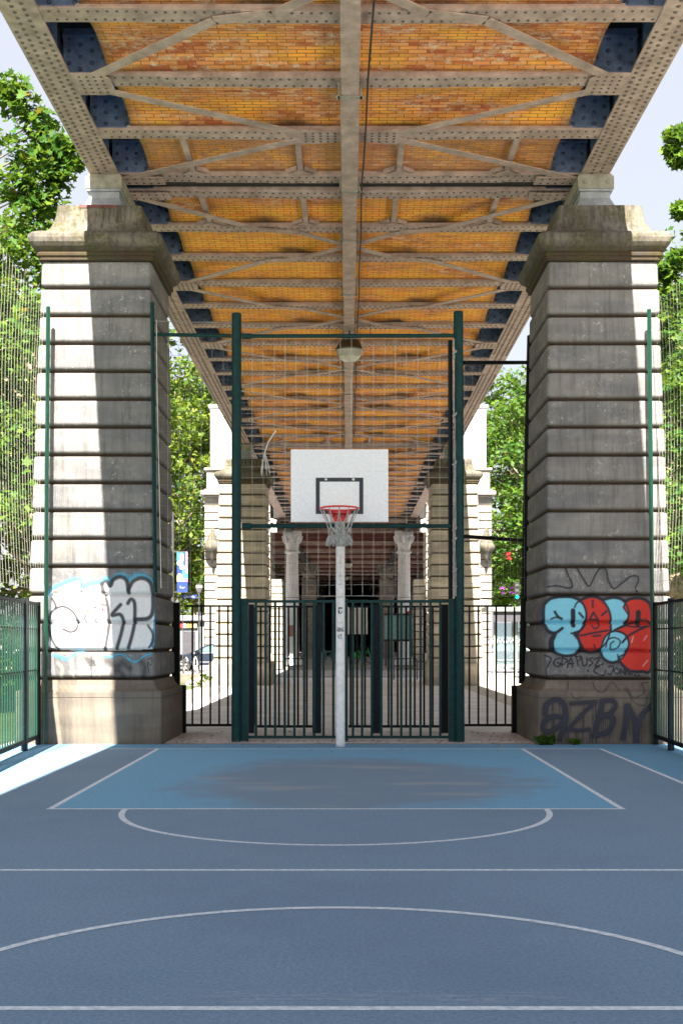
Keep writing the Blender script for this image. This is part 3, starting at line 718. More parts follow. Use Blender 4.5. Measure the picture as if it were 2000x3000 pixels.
# span over the court, counted back from the double beam at the near pier
b4 = 17.69
for sg in (-1, 1):
    brace((sg*3.35, b4-0.05), (sg*0.62, b4-SP+0.07)); brace((sg*3.3, b4-2*SP+0.05), (sg*0.62, b4-SP-0.07))
    poly = [(sg*0.12, b4-SP-0.14), (sg*0.66, b4-SP-0.23), (sg*0.66, b4-SP+0.23), (sg*0.12, b4-SP+0.14)]
    gusset(poly, [(sg*(0.2+0.1*i), b4-SP-0.13+0.087*j) for i in range(5) for j in range(4)])
SOOT.append((0.7, b4-SP))
side_node(b4-2*SP); cross_panel(b4-5*SP, b4-2*SP); side_node(b4-5*SP)
for sg in (-1, 1):
    for yd in (b4, 18.31, 41.26, 41.88):
        poly = [(sg*2.75, yd-0.14), (sg*3.40, yd-0.14), (sg*3.40, yd+0.14), (sg*2.75, yd+0.14)]
        gusset(poly, [(sg*(2.85+0.11*i), yd-0.08+0.16*j) for i in range(5) for j in range(2)])
struts(b4-SP, b4, False); struts(18.31, 18.31+SP, True); struts(41.26-SP, 41.26, False); struts(41.88, 41.88+SP, True)
for i, yb in enumerate(bd):
    cross_beam(yb, 2 if yb < 24 else (1 if yb < 42 else 0))
for a, b in zip(bd, bd[1:]):
    if b-a > 1: vault(a, b, 1.0 if abs(b-b4) < .02 else (0.55 if b < 12.5 else (0.35 if b > 41.5 else 0.0)))
    else: MB().box(X(-3.4), X(3.4), a+0.03, b-0.03, ZB+0.05, ZB+0.08).build('gap_shade_plate', M['black'], via)  # black sheet standing in for the shade between paired beams
Y0, Y1 = -8.0, 65.2
for sg in (-1, 1):
    g_ = MB(); xa, xb = sorted((X(sg*3.40), X(sg*3.82)))
    ybr = [17.995, 41.57]
    g_.box(xa, xb, Y0, Y1, ZB-0.03, ZB)
    y_ = 11.5; 
    gp = MB()
    k = 0
    while y_ < 46:
        for dx, ph in ((-0.155, 0), (-0.06, 0.06), (0.06, 0.0), (0.155, 0.06)):
            if abs(dx) > 0.1 and (int(y_/1.9) % 3 == 0) : continue
            g_.dome((X(sg*3.61)+dx, y_+ph, ZB-0.03), (0,0,-1), 0.027, 6 if y_ < 24 else 4, 1)
        y_ += 0.12; k += 1
    fl = g_.build('main_girder', [M['steel'], M['rivet']], via)
    wv = MB(); xw = X(sg*3.61)
    wv.box(xw-0.01, xw+0.01, Y0, Y1, ZB, 9.36)
    y_ = 8.0
    while y_ < Y1:
        xs = sorted((xw-sg*0.011, xw-sg*0.13)); wv.box(xs[0], xs[1], y_-0.006, y_+0.006, ZB, 9.36)
        xs = sorted((xw-sg*0.011, xw-sg*0.03)); wv.box(xs[0], xs[1], y_-0.05, y_+0.05, ZB+0.001, 9.35)
        if y_ < 24:
            for j in range(9): wv.dome((xw-sg*0.03, y_-0.03, ZB+0.08+0.1*j), (-sg,0,0), 0.02, 6, 1)
        y_ += SP/2
    wv.build('girder_web', [M['navy'], M['navyrivet']], via)
    tf = MB(); tf.box(*sorted((X(sg*3.36), X(sg*3.85))), Y0, Y1, 9.36, 9.42)
    tf.build('top_flange', M['steel'], via)
    pr_ = MB(); pr_.box(*sorted((X(sg*3.70), X(sg*3.74))), Y0, Y1, 9.42, 9.75)
MB().box(X(-3.595), X(3.56), Y0, Y1, 9.0, 9.16).build('deck_slab', M['concrete_deck'], via)
# service duct under the middle
seg = [b4-SP*8, b4-SP*6, b4-SP*4, b4-2*SP, b4, 18.31+SP, 18.31+3*SP, 18.31+5*SP, 18.31+7*SP, 18.31+9*SP, 18.31+11*SP, 18.31+13*SP, 41.5, 46, 50, 54, 58, 62, 65]
for i, (a, b) in enumerate(zip(seg, seg[1:])):
    w_ = 0.118 if i % 2 else 0.11
    MB().box(X(-w_), X(w_), a+0.012, b-0.012, ZB-0.21-0.004*(i % 2), ZB-0.075).build('service_duct', M['steel'], via)
    if a < 41:
        c = MB(); c.box(X(-0.15), X(0.15), a-0.03, a+0.03, ZB-0.225, ZB-0.213)
        for sg in (-1, 1):
            c.box(*sorted((X(sg*0.125), X(sg*0.15))), a-0.03, a+0.03, ZB-0.225, ZB-0.03); c.dome((X(sg*0.155), a, ZB-0.215), (sg, 0, -0.3), 0.03, 6)
        c.build('duct_clamp', M['pedgreen'], via)
# slack cable beside the duct
cb = MB(); cb.tube([(X(0.255-0.012*min(t, 6)+0.006*math.sin(t*1.7)), 11.5+t, ZB-0.12-0.02*math.sin(t*2.05)**2) for t in np.arange(0, 28, 0.5)], 0.013, 5)
tag(cb.build('cable', M['black']), 'thin black cable slung along the right side of the overhead steel duct', 'cable')
# bearings on the piers
for i, yc in enumerate((17.995, 41.57)):
    for sg in (-1, 1):
        nm = {(0,-1): 'steel bearing block on top of the near left pier', (0,1): 'steel bearing block on top of the near right pier', (1,-1): 'steel bearing block on top of the far left pier', (1,1): 'steel bearing block on top of the far right pier'}[(i, sg)]
        t = thing('girder_bearing', nm, 'bearing', (X(sg*3.61), yc, 7.745), 'steel bearings on the piers')
        c = X(sg*3.61)
        b = MB()
        for (w0, w1, l0, l1, z0, z1) in ((0.30, 0.30, 0.62, 0.62, 7.748, 7.80), (0.29, 0.22, 0.60, 0.50, 7.80, 7.98), (0.22, 0.22, 0.50, 0.50, 7.98, 8.07), (0.25, 0.25, 0.55, 0.55, 8.07, 8.10)):
            vs = [(c+a*w0, yc+d*l0, z0) for a, d in ((-1,-1), (1,-1), (1,1), (-1,1))] + [(c+a*w1, yc+d*l1, z1) for a, d in ((-1,-1), (1,-1), (1,1), (-1,1))]
            b.add(vs, [(3,2,1,0), (4,5,6,7), (0,1,5,4), (1,2,6,5), (2,3,7,6), (3,0,4,7)])
        b.build('pedestal', M['pedestal'], t)
        b = MB(); b.box(c-0.265, c+0.265, yc-0.56, yc+0.56, 8.102, 8.29); b.box(c-0.24, c+0.24, yc-0.53, yc+0.53, 8.29, 8.328)
        for q in (-0.17, 0.17): b.dome((c+q, yc-0.56, 8.2), (0,-1,0), 0.03, 8)
        b.build('bearing_box', M['pedgreen'], t)
        if i == 0 and sg < 0:
            d1 = pier_dims(ZT); 
            MB().box(c-0.28, c+0.24, PY[0]+d1[2]+0.165, PY[0]+d1[2]+0.185, 7.70, 7.742).build('rust_strip', M['rust'], t)

# ------------------------------------------------------------------ hanging bell lamp
def bell_lamp(yc, label, s=1.0, zc=7.75):
    t = thing('pendant_lamp', label, 'lamp', (X(0.01), yc, zc), 'bell lamps under the viaduct')
    c = (X(0.01), yc, zc); h = MB()
    h.lathe([(0.305*s, -0.02), (0.31*s, 0.0), (0.30*s, 0.03), (0.27*s, 0.06), (0.25*s, 0.12), (0.215*s, 0.19), (0.15*s, 0.235), (0.09*s, 0.25), (0.03*s, 0.27)], c, 24)
    h.build('hood', M['lampdark'], t, smooth=True)
    g = MB(); g.lathe([(0.03*s, -0.27*s), (0.12*s, -0.255*s), (0.2*s, -0.2*s), (0.25*s, -0.13*s), (0.275*s, -0.05*s), (0.28*s, -0.02)], c, 24)
    g.build('glass_bowl', M['lampglass'], t, smooth=True)
    r = MB(); r.box(c[0]-0.17, c[0]+0.17, yc-0.05, yc+0.05, zc+0.27, zc+0.30); r.tube([(c[0], yc, zc+0.25), (c[0], yc, ZB-0.03)], 0.02)
    r.tube([(c[0], yc, zc-0.1), (c[0], yc, zc+0.05)], 0.045)
    for sg in (-1, 1): r.tube([(c[0]+sg*0.45, yc, ZB-0.03), (c[0]+sg*0.45, yc, ZB-0.32), (c[0]+sg*0.15, yc, ZB-0.33)], 0.008)
    r.build('hanger', M['black'], t)
bell_lamp(25.6, 'dark hooded lamp with clear glass bowl hanging above the backboard')
LP = ['small hooded lamp far under the station, highest of the distant three', 'small hooded lamp far under the station, middle of the distant three', 'small hooded lamp far under the station, lowest of the distant three']
for (py, yy), lb in zip(((1652, 88), (1690, 108), (1721, 132)), LP): bell_lamp(yy, lb, 1.15, wz(py, yy))

# ------------------------------------------------------------------ station beyond: columns, walls, underside
st = thing('metro_station', 'pale stone and white clad station straddling the viaduct beyond the street', 'station', (BX, 66, 0))
def banded(x0, x1, y0, y1, z0, z1, bh, name, m, parent):
    rs = []; dd = []; n = int((z1-z0)/bh)
    for b in range(n):
        for t, off, dv in ((0, -0.045, 1), (0.07, -0.045, 1), (0.12, 0, 0), (0.95, 0, 0), (0.99, -0.04, .8)):
            z = z0+(b+t)*(z1-z0)/n; r = []
            a0, a1, c0, c1 = x0-off, x1+off, y0-off, y1+off
            rs.append([(min(x0, x1)-off, y0-off, z), (max(x0, x1)+off, y0-off, z), (max(x0, x1)+off, y1+off, z), (min(x0, x1)-off, y1+off, z)]); dd.append(dv)
    o = loft(rs, name, m, parent, dd); return o
for sg in (-1, 1):
    xo, xi = X(sg*7.72), X(sg*4.2); xa, xb = sorted((xo, xi))
    banded(xa, xb, 64.0, 66.6, 0.9, 9.28, 0.405, 'stone_shaft', M['palestone'], st)
    b = MB(); b.box(xa-0.12, xb+0.12, 63.85, 66.7, -0.01, 0.9); b.build('stone_base', M['palestone'], st)
    b = MB()
    for z0, z1, o_ in ((9.28, 9.38, .12), (9.38, 9.62, .30), (9.62, 9.72, .12), (9.72, 10.72, 0.0), (10.72, 10.86, 0.12)): b.box(xa-o_+0.1, xb, 63.9-o_, 66.5, z0, z1) if sg < 0 else b.box(xa, xb+o_-0.1, 63.9-o_, 66.5, z0, z1)
    b.build('stone_cornice', M['palestone'], st, bevel=0.04)
    xo2 = X(sg*7.42); xa2, xb2 = sorted((xo2, X(sg*6.3)))
    b = MB(); b.box(xa2, xb2, 64.1, 140, 10.86, 14.15)
    for zz in np.arange(11.2, 14, 0.72):
        for xx in (0.15, 0.62, 1.0): b.dome((xo2-sg*xx, 64.1, zz), (0,-1,0), 0.03, 4, 1)
    b.box(xa2-0.1, xb2+0.1, 64.0, 140, 14.15, 14.3); b.build('clad_wall', [M['cladding'], M['navy']], st)
    xs = sorted((X(sg*6.3), X(sg*5.2)))
    MB().box(xs[0], xs[1], 64.6, 140, 10.0, 13.6).build('recessed_wall', M['kiosk'], st)
    MB().box(*sorted((X(sg*3.86), X(sg*5.6))), 64.3, 64.5, 7.45, 7.75).build('white_beam', M['cladding'], st)
    MB().bar((X(sg*5.4), 64.4, 8.5), (X(sg*3.9), 64.4, 8.0), 0.16, 0.2).build('white_beam', M['cladding'], st)
    # side girders, lengthened to keep side light off the far ceiling
    MB().box(*sorted((X(sg*7.4), X(sg*7.6))), 66.7, 190, 6.2, 9.9).build('side_girder', M['black'], st)
# underside
ub = MB()
yy = 66.8
while yy < 140:
    ub = MB(); ub.box(X(-7.4), X(7.4), yy-0.14, yy+0.14, ZB-0.15, ZB+0.3); ub.build('station_beam', M['rust'] if int(yy) % 2 else M['steel'], st); yy += SP*2
MB().box(X(-7.4), X(7.4), 65.25, 65.45, ZB-0.05, 10.6).build('fascia', M['black'], st)  # black board added to close the gap that let sun in
vs = []; fs = []; uvs = []
rows = np.arange(65.5, 190, 0.4)
for j, yy in enumerate(rows):
    zz = ZB+0.05+0.25*abs(math.sin((yy-66.8)*math.pi/(SP*2)))
    for xx in (-7.4, 7.4): vs.append((X(xx), yy, zz)); uvs.append((xx+8, yy-60))
fs = [(2*j, 2*j+2, 2*j+3, 2*j+1) for j in range(len(rows)-1)]
o = MB().add(vs, fs).build('dark_brick_ceiling', M['brickdark'], st)
ul = o.data.uv_layers.new(name='bricks'); li = np.zeros(len(o.data.loops), int); o.data.loops.foreach_get('vertex_index', li); ul.data.foreach_set('uv', np.array(uvs)[li].ravel())
MB().box(X(-7.6), X(7.6), 66.7, 190, 9.9, 10.0).build('platform_slab', M['concrete_deck'], st)
for sg in (-1, 1):
    xs = sorted((X(sg*3.3), X(sg*3.75))); MB().box(xs[0], xs[1], 66.0, 190, ZB-0.25, ZB-0.16).build('lower_girder', M['black'], st)
MB().box(X(-9), X(9), 189, 190, 0, 10).build('end_wall', M['greystone'], st)
for sg in (-1, 1):
    MB().box(*sorted((X(sg*7.0), X(sg*7.4))), 112, 189, 0.1, 9.9).build('light_blocking_wall', M['greystone'], st)  # walls added to block light from the open sides
    xs = sorted((X(sg*3.55), X(sg*4.15))); banded(xs[0], xs[1], 64.2, 65.8, 0.0, 4.9, 0.405, 'low_pilaster', M['stone2'], st)
def column(xc, yc, ztop, r, label, mtl, fl=20, square=False):
    t = thing('column', label, 'column', (xc, yc, 0), 'columns under the station')
    c = (xc, yc, 0)
    if not square:
        b = MB(); b.lathe([(r*1.02, 0.6), (r, 2.0), (r*0.86, ztop-1.35)], c, fl*2, rad=lambda k: 1.0 if k % 2 else 0.90); b.build('fluted_shaft', mtl, t)
        if 'left' in label and yc < 80:
            MB().box(xc-0.16, xc+0.12, yc-r-0.03, yc-r-0.01, wz(1865, 72), wz(1832, 72)).build('red_paint_mark', M['fadedred'], t)
    else:
        b = MB(); b.box(xc-r, xc+r, yc-r, yc+r, 0.6, ztop-1.35)
        for k in range(5): b.box(xc-r*0.86+k*r*0.4, xc-r*0.86+k*r*0.4+r*0.18, yc-r-0.05, yc-r, 0.9, ztop-1.5)
        b.build('fluted_shaft', mtl, t)
    b = MB(); b.box(xc-r*1.35, xc+r*1.35, yc-r*1.35, yc+r*1.35, 0, 0.4); b.lathe([(r*1.3, 0.4), (r*1.32, 0.47), (r*1.15, 0.52), (r*1.12, 0.6)], c, 24); b.build('base', mtl, t)
    b = MB(); z = ztop-1.35
    b.lathe([(r*0.88, z), (r*1.1, z+0.05), (r*1.12, z+0.12), (r*0.92, z+0.18), (r*0.9, z+0.35), (r*0.98, z+0.5), (r*1.0, z+0.9), (r*1.25, z+1.1)], c, 24)
    for k in range(8):
        a = k*math.pi/4; b.tube([(xc+math.cos(a)*r*0.95, yc+math.sin(a)*r*0.95, z+0.65), (xc+math.cos(a)*r*1.25, yc+math.sin(a)*r*1.25, z+0.85), (xc+math.cos(a)*r*1.35, yc+math.sin(a)*r*1.35, z+1.05), (xc+math.cos(a)*r*1.15, yc+math.sin(a)*r*1.15, z+1.0)], 0.09, 5)
    b.box(xc-r*1.3, xc+r*1.3, yc-r*1.3, yc+r*1.3, z+1.1, ztop); b.build('capital', mtl, t)
column(X(-3.38), 72, 8.2, 0.42, 'white fluted column on the left under the station', M['colwhite'])
column(X(3.38), 72, 8.2, 0.42, 'white fluted column on the right under the station', M['colwhite'])
for (yy, a, b) in ((103, 'grey square column on the left, behind the white one', 'grey square column on the right, behind the white one'), (140, 'smallest distant grey column on the left', 'smallest distant grey column on the right')):
    column(X(-3.35), yy, 8.2, 0.62, a, M['greystone'], square=True); column(X(3.35), yy, 8.2, 0.62, b, M['greystone'], square=True)

# ------------------------------------------------------------------ basketball hoop
hx = -0.10
hoop = thing('basketball_hoop', 'white basketball backboard with red rim on a white pole', 'basketball hoop', (hx, 16.36, 0))
MB().lathe([(0.066, 0.0), (0.063, 0.05), (0.062, 2.75)], (hx, 16.36, 0), 16).build('pole', M['polewhite'], hoop, smooth=True)
b = MB(); b.lathe([(0.0625, 2.75), (0.0625, 3.45)], (hx, 16.36, 0), 16)
b.build('pole_top', M['polegrey'], hoop, smooth=True)
b = MB(); b.bar((hx, 16.32, 3.42), (hx, 14.78, 3.42), 0.09, 0.12); b.bar((hx, 16.30, 2.9), (hx, 14.8, 3.3), 0.06, 0.08); b.box(hx-0.35, hx+0.35, 14.745, 14.79, 3.36, 3.46); b.box(hx-0.35, hx+0.35, 14.745, 14.79, 3.0, 3.08); b.build('support_arm', M['polegrey'], hoop)
bd_ = MB().box(hx-0.602, hx+0.602, 14.70, 14.74, 2.925, 3.822).build('backboard', M['white'], hoop, bevel=0.004)
def frame_xz(m, x0, x1, z0, z1, t, ya, yb): m.box(x0, x1, ya, yb, z1-t, z1); m.box(x0, x1, ya, yb, z0, z0+t*0.02) if False else None; m.box(x0, x0+t, ya, yb, z0, z1-t); m.box(x1-t, x1, ya, yb, z0, z1-t)
b = MB(); frame_xz(b, hx-0.293, hx+0.293, 3.022, 3.47, 0.048, 14.695, 14.699); b.box(hx-0.245, hx+0.245, 14.695, 14.699, 3.022, 3.07); 
b.build('target_square', M['ink'], bd_)
for q in (-0.168, 0.17): MB().dome((hx+q, 14.693, 3.45), (0,-1,0), 0.018, 8).build('bolt_head', M['cord'], bd_)
rc = (hx, 14.33, 3.05)
b = MB(); b.tube([(rc[0]+0.232*math.cos(t), rc[1]+0.232*math.sin(t), rc[2]) for t in np.linspace(0, 2*math.pi, 41)], 0.011, 8, cap=False)
b.build('rim', M['red'], hoop, smooth=True)
b = MB(); b.box(hx-0.085, hx+0.085, 14.675, 14.694, 2.925, 3.045); b.box(hx-0.085, hx+0.085, 14.55, 14.675, 3.02, 3.04)
b.bar((hx-0.13, 14.47, 3.03), (hx-0.07, 14.68, 3.0), 0.012, 0.06); b.bar((hx+0.13, 14.47, 3.03), (hx+0.07, 14.68, 3.0), 0.012, 0.06); b.build('rim_bracket', M['red'], hoop)
b = MB(); n = 12; lv = [(3.045, 0.232, 0), (2.92, 0.175, 0), (2.83, 0.145, .5), (2.785, 0.134, 0), (2.745, 0.130, .5), (2.71, 0.128, 0)]
def np_(l, k, s_=0): z, r, o_ = lv[l]; a = 2*math.pi*(k+o_+s_)/n; return (rc[0]+r*math.cos(a), rc[1]+r*math.sin(a), z)
for k in range(n):
    a = np_(0, k); m_ = np_(2, k); m2 = np_(2, k-1)
    b.tube([a, np_(1, k, .12), m_], 0.0048, 4); b.tube([a, np_(1, k, -.12), m2], 0.0048, 4)
    for l in range(2, 5):
        if lv[l][2] == .5: b.tube([np_(l, k), np_(l+1, k)], 0.0055, 4); b.tube([np_(l, k), np_(l+1, k+1)], 0.0055, 4)
        else: b.tube([np_(l, k), np_(l+1, k)], 0.0055, 4); b.tube([np_(l, k), np_(l+1, k-1)], 0.0055, 4)
    for q in range(4):
        a = 2*math.pi*(k+q/4)/n; r0 = 0.128; r1 = 0.15+random.uniform(-.006, .006)
        b.tube([(rc[0]+r0*math.cos(a), rc[1]+r0*math.sin(a), 2.715), (rc[0]+r1*math.cos(a), rc[1]+r1*math.sin(a), 2.67), (rc[0]+(r1+.004)*math.cos(a), rc[1]+(r1+.004)*math.sin(a), 2.605+random.uniform(-.008, .01))], 0.0065, 4)
b.build('net', M['ropegrey'], hoop)
# small stickers and marks on the pole
cvs = [(1785, 1800, 0.07, 'ink'), (1838, 1851, 0.1, 'ink')]
for (ya, yb, wd, mm) in ((1778, 1799, .06, 'ink'), (1838, 1850, .10, 'signgrey')):
    b = MB()
    za, zb = wz(yb, 16.3), wz(ya, 16.3)
    rows_ = 6
    rr = random.Random(int(ya))
    for i in range(rows_):
        for j in range(8):
            if rr.random() < 0.55:
                a0 = -math.pi/2-wd/0.063/2+wd/0.063*j/8; a1 = a0+wd/0.063/8
                p = [(hx+0.065*math.cos(a), 16.36+0.065*math.sin(a)) for a in (a0, a1)]
                z0_, z1_ = za+(zb-za)*i/rows_, za+(zb-za)*(i+1)/rows_
                b.add([(p[0][0], p[0][1], z0_), (p[1][0], p[1][1], z0_), (p[1][0], p[1][1], z1_), (p[0][0], p[0][1], z1_)], [(0,1,2,3)])
    b.build('sticker', M[mm], hoop)
b = MB(); b.tube([(hx+0.028*math.cos(t)+0.002, 16.36-0.0575, wz(1865, 16.3)+0.028*math.sin(t)) for t in np.linspace(0.7, 5.6, 14)], 0.006, 4); b.tube([(hx, 16.30-0.001, wz(1868, 16.3)), (hx+0.012, 16.30-0.001, wz(1860, 16.3))], 0.005, 4); b.build('swirl_mark', M['ink'], hoop)
b = MB()
for yy in (1650, 1688, 1712, 1748, 1752, 1825): b.box(hx-0.035, hx+0.03, 16.29, 16.30, wz(yy, 16.3), wz(yy, 16.3)+0.006)
b.box(hx-0.002, hx+0.003, 16.288, 16.297, wz(1690, 16.3), wz(1628, 16.3)); b.build('scratch_marks', M['polegrey'], hoop)

# ------------------------------------------------------------------ gates, fences, posts
def bars_fence(name, label, x0, x1, yp, zt, xs, mtl, posts=(), group=None, br=0.011, z0=0.07, mids=(), rail=0.03):
    t = thing(name, label, 'fence', ((x0+x1)/2, yp, 0), group)
    b = MB(); b.box(x0, x1, yp-0.02, yp+0.02, zt-rail, zt); b.build('top_rail', mtl, t)
    b = MB(); b.box(x0, x1, yp-0.02, yp+0.02, z0, z0+0.04); b.build('bottom_rail', mtl, t)
    b = MB()
    for x in xs: b.box(x-br, x+br, yp-0.012, yp+0.012, z0+0.04, zt-rail)
    b.build('bars', mtl, t)
    for z in mids: MB().box(x0, x1, yp-0.008, yp+0.008, z-0.012, z+0.012).build('middle_rail', mtl, t)
    for (px, pw, pm) in posts: MB().box(px-pw/2, px+pw/2, yp-0.05, yp+0.05, 0, zt+0.02).build('post', pm, t)
    return t
YF, YR = 17.25, 18.9
fx = lambda p: wx(p, YF); rx = lambda p: wx(p, YR)
FB = [750,778,806,834,862.5,891,920,947.5,976]
bars_fence('front_gate_panel', 'green barred fence panel left of the hoop pole, in front row', fx(727), fx(990), YF, 2.05, [fx(p) for p in FB], M['green'], [(fx(715), 0.125, M['green'])], 'green barred panels in the gateway', 0.0175, 0.04, rail=0.04)
FB2 = [950+p/2.613 for p in (218,288,362,435,512,587,657,735,810,885)]
bars_fence('front_gate_panel', 'green barred fence panel right of the hoop pole, in front row', fx(1018), fx(1315), YF, 2.05, [fx(p) for p in FB2], M['green'], [(fx(1014), 0.04, M['green']), (fx(1325), 0.12, M['green'])], 'green barred panels in the gateway', 0.0175, 0.04, rail=0.04)
RB = [rx(450+p/2.613) for p in (747+20,820,890,960,1032,1105,1172)]
bars_fence('rear_gate_panel', 'rear green barred panel behind the left front panel', rx(747), rx(917), YR, 2.02, RB, M['gblack'], [(rx(733), 0.13, M['gnavy']), (rx(928), 0.14, M['gnavy'])], 'green barred panels in the gateway', 0.015, 0.08)
bars_fence('rear_gate_panel', 'narrow rear gate of dark bars just right of the hoop pole', rx(1020), rx(1088), YR, 2.02, [rx(950+p/2.613) for p in (200,250,310)], M['gblack'], [(rx(1101), 0.15, M['gnavy'])], 'green barred panels in the gateway', 0.015, 0.08)
bars_fence('rear_gate_panel', 'rear green barred panel behind the right front panel', rx(1115), rx(1290), YR, 2.02, [rx(950+p/2.613) for p in (490,560,625,690,762,828)], M['gblack'], [(rx(1300), 0.13, M['gblack'])], 'green barred panels in the gateway', 0.015, 0.08)
bars_fence('side_railing', 'black barred railing between the left pier and the left tall green post', rx(545), rx(700), YR, 2.03, [rx(450+p/2.613) for p in (298,368,435,503,570,640)], M['gblack'], [], 'black barred railings beside the piers', 0.014, 0.1)
t = bars_fence('side_railing', 'black barred railing between the right tall green post and the right pier', rx(1345), rx(1498), YR, 2.03, [rx(950+p/2.613) for p in (1108,1177,1246,1313,1383,1452)], M['gblack'], [], 'black barred railings beside the piers', 0.014, 0.1)
tp = bpy.data.objects
b = MB(); b.box(rx(525), rx(545), YR-0.01, YR+0.01, 2.0, 2.03); b.box(rx(1498), rx(1530), YR-0.01, YR+0.01, 2.0, 2.03)
def post(name, label, p, q, r, m, n=12, box=False, group=None, cap=True):
    b = MB()
    if box: b.box(p[0]-r, p[0]+r, p[1]-r, p[1]+r, p[2], q[2])
    else: b.tube([p, q], r, n); 
    if cap and not box: b.lathe([(r*1.04, 0), (r*0.9, 0.012), (0.01, 0.02)], q, n)
    o = b.build(name, m, None, smooth=False, bevel=0); tag(o, label, 'post', group); return o
post('tall_post', 'tall dark green post left of the hoop holding the ball net', (-1.61, 17.2, 0), (-1.605, 17.2, wz(921, 17.2)), 0.070, M['green'], 20, group='tall green net posts')
post('tall_post', 'tall dark green post right of the hoop holding the ball net', (1.62, 17.2, 0), (1.60, 17.2, wz(916, 17.2)), 0.070, M['green'], 20, group='tall green net posts')
post('slim_post', 'slim dark post just left of the right tall green post', (1.495, 17.3, 2.0), (1.49, 17.3, wz(1000, 17.3)), 0.033, M['gnavy'], 8)
post('slim_post', 'green steel post on the outer edge of the left pier', (wx(132, 16.72), 16.72, 0), (wx(142, 16.72), 16.72, wz(900, 16.7)), 0.030, M['greenlit'], box=False, n=4)
post('slim_post', 'green steel post on the outer edge of the right pier', (wx(1913, 16.72), 16.72, 0), (wx(1900, 16.72), 16.72, wz(908, 16.7)), 0.030, M['greenlit'], box=False, n=4)
post('slim_post', 'green steel post on the inner edge of the left pier', (-2.72, 16.83, wz(1735, 16.85)), (-2.765, 16.83, wz(890, 16.85)), 0.028, M['green'], box=False, n=4)
post('slim_post', 'tall black post against the inner side of the right pier', (wx(1528, YR), YR, 0.78), (wx(1553, YR), YR, wz(985, YR)), 0.055, M['gblack'], 8)
post('short_post', 'short black post at the foot of the right pier', (wx(1509, YR), YR, 0), (wx(1509, YR), YR, 0.75), 0.06, M['gblack'], box=True)
post('short_post', 'black post halfway up the side of the left pier', (wx(516, YR), YR, 0.76), (wx(516, YR), YR, 2.07), 0.06, M['gblack'], box=True)
post('short_post', 'short black post at the foot of the left pier', (wx(536, YR), YR, 0), (wx(536, YR), YR, 0.758), 0.05, M['gblack'], box=True)
def rail(label, p, q, r=0.03, m='green', knob=True):
    b = MB(); d = Vector(q)-Vector(p); u = d.normalized()
    b.tube([p, q], r, 10)
    if knob:
        b.lathe([(0.001, 0), (0.02, 0.0)], (0, 0, -50), 3) if False else None
        b.tube([Vector(p)+u*0.0, Vector(p)+u*0.12, Vector(p)+u*0.16], [r*1.5, r*1.5, r*1.05], 10)
    o = b.build('net_rail', M[m]); tag(o, label, 'rail', 'tubular rails between the net posts'); return o
rail('green top rail spanning between the two tall posts', (-1.53, 17.2, wz(985, 17.2)), (1.53, 17.2, wz(983, 17.2)), 0.028)
rail('green lower rail passing behind the foot of the backboard', (-1.53, 17.2, wz(1541, 17.2)), (1.49, 17.2, wz(1541, 17.2)), 0.03)
rail('green rail from the left pier to the left tall post', (-2.76, 16.9, wz(980, 16.9)), (-1.68, 17.18, wz(984, 17.18)), 0.026, knob=False)
rail('dark upper rail from the right tall post to the right pier', (1.67, 17.22, wz(1062, 17.2)), (wx(1543, YR), YR, wz(1062, YR)), 0.03, 'gblack', knob=False)
rail('dark lower rail from the right tall post to the right pier', (1.67, 17.22, wz(1571, 17.2)), (wx(1524, YR), YR, wz(1583, YR)), 0.03, 'gblack', knob=False)
# cantilever stubs on the tall posts
# side fences of the court
def side_fence(sg, label, ys, xf):
    t = thing('court_fence', label, 'fence', (xf(ys[0]), (ys[0]+ys[-1])/2, 0), 'green fences along the court sides')
    for a, b_ in zip(ys, ys[1:]):
        n = int(round((b_-a)/0.145))
        b = MB(); p = (xf(a), a+0.04, 1.97); q = (xf(b_), b_-0.04, 1.97)
        b.bar(p, q, 0.045, 0.04); b.build('top_rail', M['gblack'], t)
        MB().bar((p[0], p[1], 0.12), (q[0], q[1], 0.12), 0.05, 0.05).build('bottom_rail', M['gblack'], t)
        b = MB(); 
        for k in range(1, n):
            yy = a+(b_-a)*k/n; b.box(xf(yy)-0.009, xf(yy)+0.009, yy-0.014, yy+0.014, 0.145, 1.95)
        b.build('bars', M['greenlit'], t)
        for z in (1.05, 1.62): MB().bar((p[0], p[1], z), (q[0], q[1], z), 0.006, 0.02).build('cross_bar', M['gblack'], t)
    for yy in ys[:-1]:
        MB().box(xf(yy)-0.035, xf(yy)+0.035, yy-0.04, yy+0.04, 0, 2.02).build('post', M['gnavy'], t)
    MB().box(xf(ys[-1])-0.03, xf(ys[-1])+0.03, ys[-1]-0.06, ys[-1], 0, 2.0).build('post', M['gblack'], t)
    return t
side_fence(-1, 'green barred fence along the left edge of the court', [8.2, 10.7, 13.2, 15.7, 16.68], lambda y_: -4.16-0.07*(y_-14.2))
side_fence(1, 'green barred fence along the right edge of the court', [8.5, 11.0, 13.5, 15.75, 16.72], lambda y_: 4.25+0.045*(y_-15.07))

